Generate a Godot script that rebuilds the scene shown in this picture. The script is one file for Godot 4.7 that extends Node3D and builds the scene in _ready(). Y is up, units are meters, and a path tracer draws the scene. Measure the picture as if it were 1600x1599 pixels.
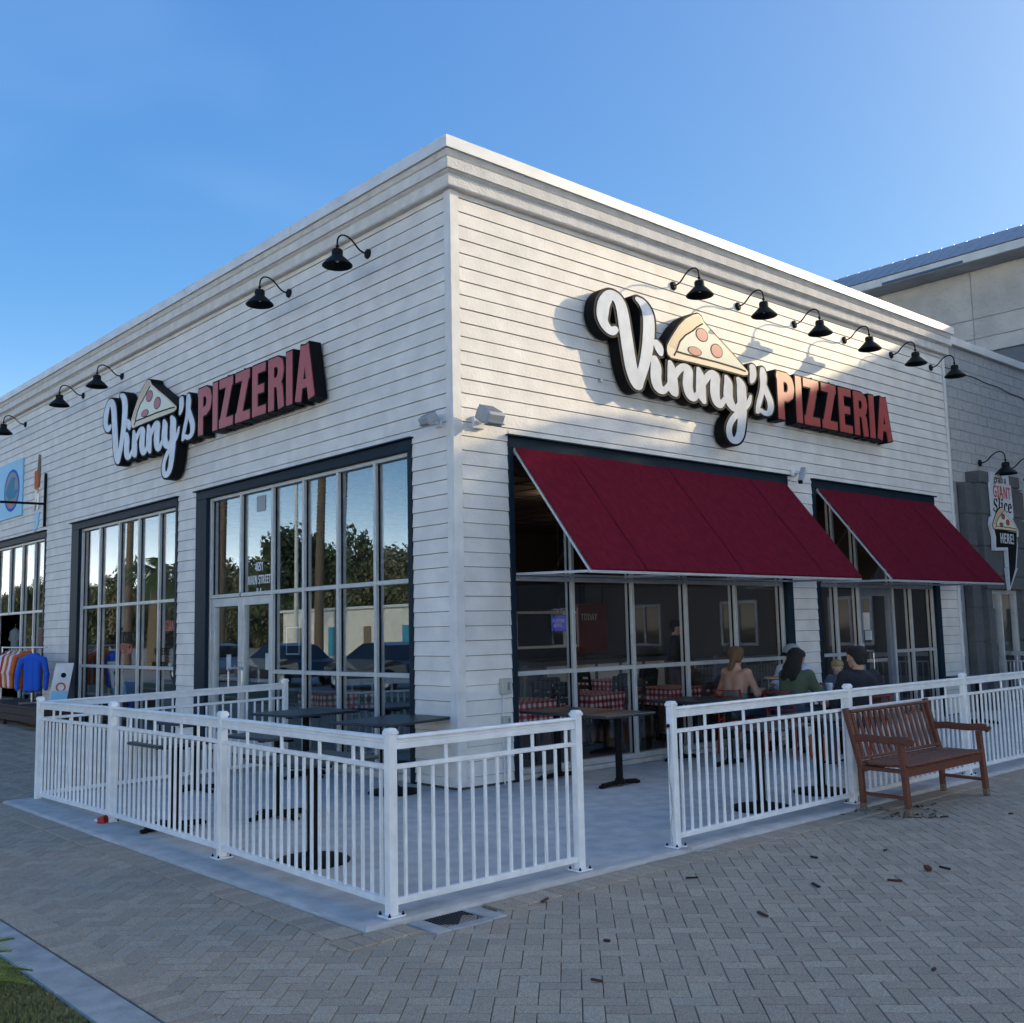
extends Node3D
# A corner pizza restaurant with a railed patio on a brick plaza, late afternoon. Metres, y up; the building corner stands at the origin,
# the awning front runs along +x (facing +z), the glazed street front along -z (facing -x).

var M := {}
var rng := RandomNumberGenerator.new()
const RF := {"o": Vector3.ZERO, "u": Vector3(1, 0, 0), "n": Vector3(0, 0, 1)}
const LF := {"o": Vector3.ZERO, "u": Vector3(0, 0, -1), "n": Vector3(-1, 0, 0)}

# ---------------------------------------------------------------- mesh collector
class MB:
	var v := PackedVector3Array()
	var n := PackedVector3Array()
	func tri(a: Vector3, b: Vector3, c: Vector3) -> void:
		var m := (b - a).cross(c - a)
		if m.length_squared() < 1e-20: return
		m = m.normalized()
		v.append(a); v.append(c); v.append(b)
		n.append(m); n.append(m); n.append(m)
	func otri(a: Vector3, b: Vector3, c: Vector3, out: Vector3) -> void:
		if (b - a).cross(c - a).dot(out) < 0.0: tri(a, c, b)
		else: tri(a, b, c)
	func quad(a: Vector3, b: Vector3, c: Vector3, d: Vector3) -> void:
		tri(a, b, c); tri(a, c, d)
	func oquad(a: Vector3, b: Vector3, c: Vector3, d: Vector3, out: Vector3) -> void:
		if (b - a).cross(d - a).dot(out) < 0.0: quad(a, d, c, b)
		else: quad(a, b, c, d)
	func squad(p: Array, m: Array) -> void:
		var g: Vector3 = (p[1] - p[0]).cross(p[2] - p[0])
		if g.length_squared() < 1e-20: g = (p[2] - p[0]).cross(p[3] - p[0])
		var o := [0, 2, 1, 0, 3, 2]
		if g.dot(m[0] + m[2]) < 0.0: o = [0, 1, 2, 0, 2, 3]
		for i in o:
			v.append(p[i]); n.append(m[i])
	func box(c: Vector3, h: Vector3, b := Basis(), ch := 0.0) -> void:
		var ax := [b.x, b.y, b.z]
		for i in 3:
			var j := (i + 1) % 3
			var k := (i + 2) % 3
			for s in [-1.0, 1.0]:
				var f: Vector3 = c + ax[i] * (s * h[i])
				var uu: Vector3 = ax[j] * (h[j] - ch)
				var ww: Vector3 = ax[k] * (h[k] - ch)
				oquad(f - uu - ww, f + uu - ww, f + uu + ww, f - uu + ww, ax[i] * s)
		if ch <= 0.0: return
		for i in 3:
			var j := (i + 1) % 3
			var k := (i + 2) % 3
			for s in [-1.0, 1.0]:
				for t in [-1.0, 1.0]:
					var a: Vector3 = c + ax[j] * (s * h[j]) + ax[k] * (t * (h[k] - ch))
					var d: Vector3 = c + ax[j] * (s * (h[j] - ch)) + ax[k] * (t * h[k])
					var l: Vector3 = ax[i] * (h[i] - ch)
					oquad(a - l, a + l, d + l, d - l, ax[j] * s + ax[k] * t)
		for s in [-1.0, 1.0]:
			for t in [-1.0, 1.0]:
				for r in [-1.0, 1.0]:
					var q: Vector3 = c + ax[0] * (s * (h[0] - ch)) + ax[1] * (t * (h[1] - ch)) + ax[2] * (r * (h[2] - ch))
					otri(q + ax[0] * (s * ch), q + ax[1] * (t * ch), q + ax[2] * (r * ch), ax[0] * s + ax[1] * t + ax[2] * r)
	func fbox(F: Dictionary, u0: float, u1: float, y0: float, y1: float, n0: float, n1: float, ch := 0.0) -> void:
		var c: Vector3 = F.o + F.u * ((u0 + u1) / 2) + Vector3.UP * ((y0 + y1) / 2) + F.n * ((n0 + n1) / 2)
		box(c, Vector3(absf(u1 - u0), absf(y1 - y0), absf(n1 - n0)) / 2, Basis(F.u, Vector3.UP, F.n), ch)
	func bb(x0: float, x1: float, y0: float, y1: float, z0: float, z1: float, ch := 0.0) -> void:
		box(Vector3(x0 + x1, y0 + y1, z0 + z1) / 2, Vector3(absf(x1 - x0), absf(y1 - y0), absf(z1 - z0)) / 2, Basis(), ch)
	func bar(a: Vector3, b: Vector3, w: float, d: float, up := Vector3.UP, ch := 0.0) -> void:
		var y := (b - a).normalized()
		var x := y.cross(up)
		if x.length() < 1e-4: x = y.cross(Vector3.RIGHT)
		x = x.normalized()
		box((a + b) / 2, Vector3(w / 2, (b - a).length() / 2, d / 2), Basis(x, y, x.cross(y)), ch)
	func tube(p: Array, r: Array, sides := 10, caps := true) -> void:
		var rings := []
		var nr := []
		var ref := Vector3.UP
		for i in p.size():
			var t: Vector3 = (p[mini(i + 1, p.size() - 1)] - p[maxi(i - 1, 0)]).normalized()
			if i == 0:
				ref = t.cross(Vector3(0.31, 0.77, 0.55)).normalized()
			else:
				ref = (ref - t * ref.dot(t)).normalized()
			var q := t.cross(ref)
			var a := []
			var b := []
			var rad: float = r[mini(i, r.size() - 1)]
			for k in sides:
				var an := TAU * k / sides
				var dd := ref * cos(an) + q * sin(an)
				a.append(p[i] + dd * rad); b.append(dd)
			rings.append(a); nr.append(b)
		for i in p.size() - 1:
			for k in sides:
				var l := (k + 1) % sides
				squad([rings[i][k], rings[i][l], rings[i + 1][l], rings[i + 1][k]], [nr[i][k], nr[i][l], nr[i + 1][l], nr[i + 1][k]])
		if caps:
			for e in [0, p.size() - 1]:
				var o: Vector3 = p[e] - p[1] if e == 0 else p[e] - p[e - 1]
				for k in sides:
					otri(p[e], rings[e][k], rings[e][(k + 1) % sides], o)
	func lathe(c: Vector3, prof: Array, sides := 24, b := Basis()) -> void:
		# prof: Vector2(radius, height) from bottom to top on the outside
		for i in prof.size() - 1:
			var e: Vector2 = prof[i + 1] - prof[i]
			var m2 := Vector2(e.y, -e.x).normalized()
			for k in sides:
				var P := []
				var N := []
				for q in [[i, k], [i, k + 1], [i + 1, k + 1], [i + 1, k]]:
					var an: float = TAU * q[1] / sides
					var rr: Vector2 = prof[q[0]]
					var dd := Vector3(cos(an), 0, sin(an))
					P.append(c + b * (dd * rr.x + Vector3(0, rr.y, 0)))
					N.append(b * (dd * m2.x + Vector3(0, m2.y, 0)))
				squad(P, N)
	func ball(c: Vector3, r: Vector3, sides := 14) -> void:
		var rows := sides / 2
		for i in rows:
			for k in sides:
				var P := []
				var N := []
				for q in [[i, k], [i, k + 1], [i + 1, k + 1], [i + 1, k]]:
					var th: float = PI * q[0] / rows
					var an: float = TAU * q[1] / sides
					var dd := Vector3(sin(th) * cos(an), cos(th), sin(th) * sin(an))
					P.append(c + dd * r); N.append((dd / r).normalized())
				squad(P, N)
	func poly(pts: PackedVector2Array, z0: float, z1: float, F: Dictionary, sides := true) -> void:
		# a simple polygon in (u, y) of F, from n = z0 to z1
		var w := func(q: Vector2, z: float) -> Vector3: return F.o + F.u * q.x + Vector3.UP * q.y + F.n * z
		var t := Geometry2D.triangulate_polygon(pts)
		for i in range(0, t.size(), 3):
			otri(w.call(pts[t[i]], z1), w.call(pts[t[i + 1]], z1), w.call(pts[t[i + 2]], z1), F.n)
			otri(w.call(pts[t[i]], z0), w.call(pts[t[i + 1]], z0), w.call(pts[t[i + 2]], z0), -F.n)
		if not sides: return
		var cw := Geometry2D.is_polygon_clockwise(pts)
		for i in pts.size():
			var a := pts[i]
			var b := pts[(i + 1) % pts.size()]
			var o := Vector2(b.y - a.y, a.x - b.x) * (-1.0 if cw else 1.0)
			oquad(w.call(a, z0), w.call(b, z0), w.call(b, z1), w.call(a, z1), F.u * o.x + Vector3.UP * o.y)
	func mesh() -> ArrayMesh:
		var m := ArrayMesh.new()
		if v.is_empty(): return m
		var a := []
		a.resize(Mesh.ARRAY_MAX)
		a[Mesh.ARRAY_VERTEX] = v
		a[Mesh.ARRAY_NORMAL] = n
		m.add_surface_from_arrays(Mesh.PRIMITIVE_TRIANGLES, a)
		return m

# ---------------------------------------------------------------- scene helpers
func obj(called: String, m, mat: Material, parent: Node3D = self) -> MeshInstance3D:
	var o := MeshInstance3D.new()
	o.name = called
	o.mesh = m.mesh() if m is MB else m
	o.material_override = mat
	parent.add_child(o, true)
	return o

func tag(o: Node, label: String, category: String, group := "") -> Node:
	o.set_meta("label", label)
	o.set_meta("category", category)
	if group: o.set_meta("group", group)
	return o

func thing(called: String, label: String, category: String, at := Vector3.ZERO, turn := 0.0, group := "") -> Node3D:
	var o := Node3D.new()
	o.name = called
	add_child(o, true)
	o.position = at
	o.rotation.y = turn
	tag(o, label, category, group)
	return o

func struct(called: String, m, mat: Material) -> MeshInstance3D:
	var o := obj(called, m, mat)
	o.set_meta("kind", "structure")
	return o

func dup(src: Node3D, at: Vector3, turn: float, label: String) -> Node3D:
	var r: Node3D = src.duplicate()
	r.name = src.name
	add_child(r, true)
	r.position = at
	r.rotation.y = turn
	r.set_meta("label", label)
	return r

func lin(r: float, g: float, b: float, a := 1.0) -> Color:
	var c := Color(r, g, b).linear_to_srgb()
	c.a = a
	return c

func noise_tex(freq: float, oct: int, lo: Color, hi: Color, size := 512, sd := 1, kind := FastNoiseLite.TYPE_SIMPLEX_SMOOTH, mid = null) -> NoiseTexture2D:
	var f := FastNoiseLite.new()
	f.seed = sd
	f.noise_type = kind
	f.frequency = freq
	f.fractal_octaves = oct
	var t := NoiseTexture2D.new()
	t.width = size; t.height = size
	t.seamless = true
	t.noise = f
	var g := Gradient.new()
	g.set_color(0, lo); g.set_color(1, hi)
	if mid != null: g.add_point(mid[0], mid[1])
	t.color_ramp = g
	return t

func bump_tex(freq: float, oct: int, strength: float, size := 512, sd := 5, kind := FastNoiseLite.TYPE_SIMPLEX_SMOOTH) -> NoiseTexture2D:
	var f := FastNoiseLite.new()
	f.seed = sd
	f.noise_type = kind
	f.frequency = freq
	f.fractal_octaves = oct
	var t := NoiseTexture2D.new()
	t.width = size; t.height = size
	t.seamless = true
	t.noise = f
	t.as_normal_map = true
	t.bump_strength = strength
	return t

func mat(called: String, c: Color, rough := 0.7, metal := 0.0, tex: Texture2D = null, metres := 1.0, nrm: Texture2D = null, nscale := 1.0) -> StandardMaterial3D:
	var m := StandardMaterial3D.new()
	m.resource_name = called
	m.albedo_color = c
	m.roughness = rough
	m.metallic = metal
	if tex or nrm:
		m.uv1_triplanar = true
		m.uv1_world_triplanar = true
		m.uv1_scale = Vector3.ONE / metres
		m.uv1_triplanar_sharpness = 8.0
	if tex: m.albedo_texture = tex
	if nrm:
		m.normal_enabled = true
		m.normal_texture = nrm
		m.normal_scale = nscale
	M[called] = m
	return m

func varied(m: StandardMaterial3D, c: Color) -> StandardMaterial3D:
	var r: StandardMaterial3D = m.duplicate()
	r.albedo_color = c
	return r

func grey(a: float) -> Color: return Color(a, a, a)

func materials() -> void:
	var wear := noise_tex(0.008, 4, grey(0.90), grey(1.0), 512, 3)
	var fine := bump_tex(0.09, 3, 2.0, 512, 8)
	var stucco := bump_tex(0.06, 2, 9.0, 512, 9)
	var speck := noise_tex(0.22, 3, grey(0.42), grey(1.0), 512, 4, FastNoiseLite.TYPE_VALUE, [0.5, grey(0.82)])
	var cloudy := noise_tex(0.012, 5, grey(0.78), grey(1.0), 512, 12)
	mat("siding", lin(0.80, 0.765, 0.71), 0.55, 0.0, wear, 2.2, fine, 0.25)
	mat("trim", lin(0.80, 0.77, 0.715), 0.55, 0.0, wear, 1.7, fine, 0.2)
	mat("stucco", lin(0.74, 0.71, 0.66), 0.85, 0.0, wear, 1.3, stucco, 0.3)
	mat("coping", lin(0.78, 0.77, 0.74), 0.42, 0.1, wear, 2.6)
	mat("wall_core", lin(0.08, 0.072, 0.065), 0.9)  # shade of the gaps between boards put into this dark core colour
	mat("navy", lin(0.014, 0.028, 0.042), 0.5, 0.0, wear, 1.0)
	mat("alu", lin(0.56, 0.57, 0.56), 0.42, 0.25, wear, 1.1)
	mat("alu_grey", lin(0.22, 0.25, 0.29), 0.45, 0.2, wear, 1.1)
	mat("gasket", lin(0.01, 0.01, 0.012), 0.6)
	mat("black", lin(0.007, 0.008, 0.009), 0.6)
	mat("black_matt", lin(0.016, 0.017, 0.019), 0.75)
	mat("lamp_black", lin(0.014, 0.017, 0.018), 0.5, 0.0, wear, 0.4, fine, 0.15)
	mat("white_rail", lin(0.93, 0.92, 0.89), 0.33, 0.0, wear, 0.9)
	mat("sign_white", lin(0.74, 0.75, 0.76), 0.2, 0.0, wear, 1.4)
	mat("sign_red", lin(0.48, 0.075, 0.065), 0.35, 0.0, wear, 1.2)
	mat("sign_cream", lin(0.74, 0.72, 0.56), 0.22)
	mat("sign_crust", lin(0.60, 0.42, 0.24), 0.25)
	mat("sign_crust_edge", lin(0.72, 0.58, 0.40), 0.25)
	mat("sign_pepperoni", lin(0.44, 0.10, 0.085), 0.25)
	mat("awning", lin(0.165, 0.013, 0.027), 0.95, 0.0, noise_tex(0.02, 4, grey(0.86), grey(1.0), 512, 21), 1.5, bump_tex(0.3, 2, 2.5, 512, 33, FastNoiseLite.TYPE_VALUE), 0.3)
	mat("concrete", lin(0.60, 0.555, 0.50), 0.85, 0.0, noise_tex(0.010, 5, grey(0.84), grey(1.0), 1024, 31), 3.1, fine, 0.35)
	mat("kerb", lin(0.50, 0.475, 0.43), 0.88, 0.0, cloudy, 1.6, fine, 0.5)
	mat("paver_bed", lin(0.085, 0.08, 0.072), 0.95, 0.0, speck, 0.4)
	mat("paver_far", lin(0.47, 0.38, 0.29), 0.9, 0.0, cloudy, 2.0)
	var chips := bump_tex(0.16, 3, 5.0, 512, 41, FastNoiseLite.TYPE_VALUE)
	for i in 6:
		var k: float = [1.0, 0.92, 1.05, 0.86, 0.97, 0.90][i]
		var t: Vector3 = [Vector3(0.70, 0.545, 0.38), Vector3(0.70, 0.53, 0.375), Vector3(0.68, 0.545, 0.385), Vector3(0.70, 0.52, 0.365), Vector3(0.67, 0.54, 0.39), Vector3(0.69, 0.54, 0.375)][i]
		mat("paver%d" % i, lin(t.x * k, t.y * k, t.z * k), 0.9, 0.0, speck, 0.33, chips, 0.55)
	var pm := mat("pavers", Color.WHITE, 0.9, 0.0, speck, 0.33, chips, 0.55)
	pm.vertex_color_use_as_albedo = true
	mat("bounce_ground", lin(0.42, 0.41, 0.38), 0.92, 0.0, speck, 0.9)  # pale concrete tone, raised to bounce light onto the shaded street front
	mat("soil", lin(0.15, 0.15, 0.06), 0.95, 0.0, noise_tex(0.03, 4, Color(0.55, 0.6, 0.5), Color(1, 1, 1), 512, 51), 1.2)
	mat("block", lin(0.47, 0.465, 0.445), 0.9, 0.0, noise_tex(0.02, 4, grey(0.88), grey(1.0), 512, 61), 1.2, stucco, 0.35)
	mat("mortar", lin(0.25, 0.26, 0.265), 0.95)
	mat("slate", lin(0.115, 0.118, 0.118), 0.8, 0.0, wear, 1.5, stucco, 0.4)
	mat("beige", lin(0.52, 0.50, 0.45), 0.88, 0.0, noise_tex(0.006, 4, grey(0.86), grey(1.0), 512, 71), 5.0, stucco, 0.3)
	mat("beige_dark", lin(0.13, 0.15, 0.17), 0.7, 0.0, wear, 3.0)
	mat("metal_roof", lin(0.30, 0.34, 0.37), 0.42, 0.55, wear, 2.0)
	mat("fascia", lin(0.58, 0.60, 0.58), 0.5, 0.0, wear, 3.0)
	mat("blue_flash", lin(0.04, 0.07, 0.12), 0.4)
	mat("grey_siding", lin(0.09, 0.10, 0.11), 0.7, 0.0, wear, 2.0)
	var bw := noise_tex(0.02, 4, Color(0.55, 0.52, 0.5), Color(1, 1, 1), 512, 81)
	var wood := mat("bench_wood", lin(0.26, 0.082, 0.042), 0.6, 0.0, bw, 0.5, fine, 0.5)
	wood.uv1_scale = Vector3(1.2, 9, 9)
	mat("worn_wood", lin(0.30, 0.23, 0.17), 0.85, 0.0, bw, 0.2, fine, 0.6)
	var pw := mat("pallet_wood", lin(0.085, 0.042, 0.030), 0.7, 0.0, bw, 0.5, fine, 0.5)
	pw.uv1_scale = Vector3(6, 9, 1.2)
	mat("table_top", lin(0.05, 0.058, 0.058), 0.4, 0.0, noise_tex(0.15, 3, grey(0.6), grey(1.0), 512, 91), 0.5)
	mat("table_edge", lin(0.05, 0.06, 0.066), 0.35)
	mat("red_metal", lin(0.28, 0.018, 0.012), 0.4)
	mat("dark_red", lin(0.13, 0.010, 0.008), 0.55)
	mat("steel", lin(0.5, 0.5, 0.5), 0.3, 0.9)
	mat("grate", lin(0.035, 0.037, 0.04), 0.6, 0.3)
	mat("box_beige", lin(0.42, 0.42, 0.36), 0.6)
	mat("white_plastic", lin(0.7, 0.71, 0.72), 0.4)
	mat("dirty_white", lin(0.62, 0.64, 0.66), 0.6, 0.0, noise_tex(0.07, 3, grey(0.5), grey(1.0), 256, 101), 0.16)
	mat("leaf_litter", lin(0.07, 0.022, 0.016), 0.8)
	mat("dark_litter", lin(0.022, 0.018, 0.014), 0.9)
	mat("bark", lin(0.36, 0.28, 0.20), 0.95, 0.0, noise_tex(0.05, 3, grey(0.4), grey(1.0), 256, 111), 0.5, stucco, 1.5)
	for k in [["leaf_dark", 0.030, 0.050, 0.018], ["leaf_mid", 0.075, 0.10, 0.04], ["leaf_olive", 0.12, 0.115, 0.06], ["leaf_palm", 0.06, 0.095, 0.035]]:
		var lm := mat(k[0], lin(k[1], k[2], k[3]), 0.65)
		lm.backlight = lin(k[1] * 0.9, k[2] * 0.9, k[3] * 0.6)
		lm.cull_mode = BaseMaterial3D.CULL_DISABLED
	var fr := mat("sago", lin(0.16, 0.22, 0.045), 0.5)
	fr.backlight = lin(0.12, 0.17, 0.03)
	var gr := mat("grass_blade", Color.WHITE, 0.8)
	gr.vertex_color_use_as_albedo = true
	# interior
	mat("floor_in", lin(0.045, 0.043, 0.04), 0.5, 0.0, cloudy, 2.0)
	mat("wall_in", lin(0.07, 0.07, 0.072), 0.85)
	mat("wall_in_dark", lin(0.028, 0.03, 0.034), 0.85)
	mat("ceiling_in", lin(0.07, 0.07, 0.072), 0.9)
	mat("grid_in", lin(0.05, 0.05, 0.05), 0.8)
	mat("red_board", lin(0.12, 0.022, 0.014), 0.6)
	mat("counter_in", lin(0.12, 0.12, 0.122), 0.5)
	mat("chair_in", lin(0.018, 0.014, 0.012), 0.5)
	var chk := Image.create(8, 8, false, Image.FORMAT_RGB8)
	for y in 8:
		for x in 8:
			var a := int(x >= 4) + int(y >= 4)
			chk.set_pixel(x, y, [Color(0.92, 0.90, 0.88), Color(0.78, 0.36, 0.38), Color(0.62, 0.05, 0.10)][a])
	var ct := ImageTexture.create_from_image(chk)
	var cm := mat("gingham", Color.WHITE, 0.8, 0.0, ct, 0.09)
	cm.texture_filter = BaseMaterial3D.TEXTURE_FILTER_NEAREST
	mat("screen", Color(0.02, 0.03, 0.08), 0.3)
	M.screen.emission_enabled = true
	M.screen.emission = Color(0.04, 0.09, 0.42)
	M.screen.emission_energy_multiplier = 0.55
	for k in [["bulb_glow", Color(1.0, 0.85, 0.6), 3.0], ["tube_glow", Color(0.95, 1.0, 1.0), 2.2], ["neon_red", Color(1.0, 0.12, 0.08), 1.2], ["neon_green", Color(0.05, 0.9, 0.5), 0.5]]:
		var em := mat(k[0], Color(0.8, 0.8, 0.8), 0.5)
		em.emission_enabled = true
		em.emission = k[1]
		em.emission_energy_multiplier = k[2]
	# glazing: clear sheets, the street front with a mirror-bright coating
	var g := mat("glass", Color(0.1, 0.12, 0.13, 0.02), 0.0)
	g.transparency = BaseMaterial3D.TRANSPARENCY_ALPHA
	g.metallic_specular = 0.5
	for k in ["navy", "black", "awning", "gasket", "lamp_black", "black_matt"]: M[k].metallic_specular = 0.22
	M.awning.metallic_specular = 0.12
	var white := Image.create(4, 4, false, Image.FORMAT_RGB8)
	white.fill(Color.WHITE)
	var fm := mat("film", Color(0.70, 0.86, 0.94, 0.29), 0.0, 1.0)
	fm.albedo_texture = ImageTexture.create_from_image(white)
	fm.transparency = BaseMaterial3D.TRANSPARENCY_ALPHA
	# people and clothes
	mat("skin", lin(0.46, 0.25, 0.17), 0.55)
	mat("skin_pale", lin(0.55, 0.33, 0.24), 0.55)
	for k in [["hair_blond", 0.13, 0.075, 0.035], ["hair_dark", 0.014, 0.010, 0.008], ["hair_child", 0.30, 0.21, 0.10], ["cloth_black", 0.011, 0.012, 0.017], ["cloth_green", 0.085, 0.105, 0.055], ["cloth_white", 0.62, 0.66, 0.78], ["cloth_grey", 0.16, 0.19, 0.22], ["denim", 0.035, 0.05, 0.085], ["cap_grey", 0.28, 0.31, 0.33], ["cloth_teal", 0.10, 0.17, 0.15], ["cloth_blue", 0.012, 0.10, 0.55], ["cloth_orange", 0.60, 0.13, 0.03], ["cloth_red", 0.45, 0.04, 0.03], ["cloth_pink", 0.55, 0.22, 0.20]]:
		var cl := mat(k[0], lin(k[1], k[2], k[3]), 0.85, 0.0, null, 1.0, null)
		if k[0].begins_with("cloth"):
			cl.rim_enabled = true
			cl.rim = 0.2
	mat("car_dark", lin(0.012, 0.016, 0.022), 0.25, 0.2)
	M.car_dark.clearcoat_enabled = true
	M.car_dark.clearcoat = 0.8
	mat("car_silver", lin(0.30, 0.32, 0.34), 0.3, 0.5)
	mat("car_glass", lin(0.012, 0.016, 0.02), 0.05)
	mat("pale_wall", lin(0.66, 0.63, 0.58), 0.85, 0.0, wear, 3.0)
	mat("turquoise", lin(0.03, 0.25, 0.38), 0.7, 0.0, wear, 1.0)
	mat("turq_sign", lin(0.22, 0.55, 0.75), 0.5)

# ---------------------------------------------------------------- flat letters from strokes
# strokes: ["c", x0, y0, r0, x1, y1, r1] round, or ["b", x0, y0, x1, y1, half] with square ends; sx squeezes x while measuring
func glyph(strokes: Array, cell: float, sx: float, grow: float, z0: float, z1: float, F: Dictionary) -> MB:
	var lo := Vector2(1e9, 1e9)
	var hi := Vector2(-1e9, -1e9)
	for s in strokes:
		var r: float = maxf(s[3], s[6]) if s[0] == "c" else s[5]
		var a := Vector2(s[1] * sx, s[2])
		var b := Vector2(s[4] * sx, s[5]) if s[0] == "c" else Vector2(s[3] * sx, s[4])
		lo = lo.min(a - Vector2(r, r)).min(b - Vector2(r, r))
		hi = hi.max(a + Vector2(r, r)).max(b + Vector2(r, r))
	var pad := grow + cell * 2
	lo -= Vector2(pad, pad); hi += Vector2(pad, pad)
	var nx := int((hi.x - lo.x) / cell) + 2
	var ny := int((hi.y - lo.y) / cell) + 2
	var f := PackedFloat32Array()
	f.resize(nx * ny)
	f.fill(1.0)
	for s in strokes:
		var round_: bool = s[0] == "c"
		var a := Vector2(s[1] * sx, s[2])
		var b := Vector2(s[4] * sx, s[5]) if round_ else Vector2(s[3] * sx, s[4])
		var ra: float = s[3] if round_ else s[5]
		var rb: float = s[6] if round_ else s[5]
		var d := b - a
		var l := maxf(d.length(), 1e-5)
		var t := d / l
		var R := maxf(ra, rb) + pad
		var i0 := maxi(0, int((minf(a.x, b.x) - R - lo.x) / cell))
		var i1 := mini(nx - 1, int((maxf(a.x, b.x) + R - lo.x) / cell) + 1)
		var j0 := maxi(0, int((minf(a.y, b.y) - R - lo.y) / cell))
		var j1 := mini(ny - 1, int((maxf(a.y, b.y) + R - lo.y) / cell) + 1)
		for j in range(j0, j1 + 1):
			for i in range(i0, i1 + 1):
				var p := lo + Vector2(i, j) * cell - a
				var along := p.dot(t)
				var e: float
				if round_:
					var h := clampf(along / l, 0.0, 1.0)
					e = (p - d * h).length() - lerpf(ra, rb, h)
				else:
					e = maxf(absf(p.x * t.y - p.y * t.x) - ra, absf(along - l / 2) - l / 2)
				var k := j * nx + i
				if e < f[k]: f[k] = e
	var m := MB.new()
	var W := func(x: float, y: float, z: float) -> Vector3: return F.o + F.u * ((lo.x + x * cell) / sx) + Vector3.UP * (lo.y + y * cell) + F.n * z
	for j in ny - 1:
		var run := -1
		for i in nx:
			var full := false
			var c := []
			if i < nx - 1:
				c = [f[j * nx + i] - grow, f[j * nx + i + 1] - grow, f[(j + 1) * nx + i + 1] - grow, f[(j + 1) * nx + i] - grow]
				full = c[0] < 0 and c[1] < 0 and c[2] < 0 and c[3] < 0
			if full:
				if run < 0: run = i
				continue
			if run >= 0:
				m.oquad(W.call(run, j, z1), W.call(i, j, z1), W.call(i, j + 1, z1), W.call(run, j + 1, z1), F.n)
				run = -1
			if i == nx - 1 or (c[0] >= 0 and c[1] >= 0 and c[2] >= 0 and c[3] >= 0): continue
			var cs := [Vector2(i, j), Vector2(i + 1, j), Vector2(i + 1, j + 1), Vector2(i, j + 1)]
			var pg := []
			var cut := []
			for q in 4:
				var r := (q + 1) % 4
				if c[q] < 0: pg.append(cs[q])
				if (c[q] < 0) != (c[r] < 0):
					var x: Vector2 = cs[q].lerp(cs[r], c[q] / (c[q] - c[r]))
					pg.append(x); cut.append(x)
			for q in range(1, pg.size() - 1):
				m.otri(W.call(pg[0].x, pg[0].y, z1), W.call(pg[q].x, pg[q].y, z1), W.call(pg[q + 1].x, pg[q + 1].y, z1), F.n)
			if cut.size() == 2:
				var a: Vector2 = cut[0]
				var b: Vector2 = cut[1]
				var mid := Vector2.ZERO
				for q in pg: mid += q
				var o := (a + b) / 2 - mid / pg.size()
				m.oquad(W.call(a.x, a.y, z0), W.call(b.x, b.y, z0), W.call(b.x, b.y, z1), W.call(a.x, a.y, z1), F.u * o.x + Vector3.UP * o.y)
	return m

func chain(p: Array) -> Array:
	# [x, y, r, x, y, r, ...] -> round strokes, smoothed between the points
	var q := []
	for i in range(0, p.size(), 3): q.append(Vector3(p[i], p[i + 1], p[i + 2]))
	var out := []
	var last: Vector3 = q[0]
	for i in q.size() - 1:
		var a: Vector3 = q[maxi(i - 1, 0)]
		var d: Vector3 = q[mini(i + 2, q.size() - 1)]
		for k in range(1, 5):
			var x: Vector3 = q[i].cubic_interpolate(q[i + 1], a, d, k / 4.0)
			out.append(["c", last.x, last.y, maxf(last.z, 0.008), x.x, x.y, maxf(x.z, 0.008)])
			last = x
	return out

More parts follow.
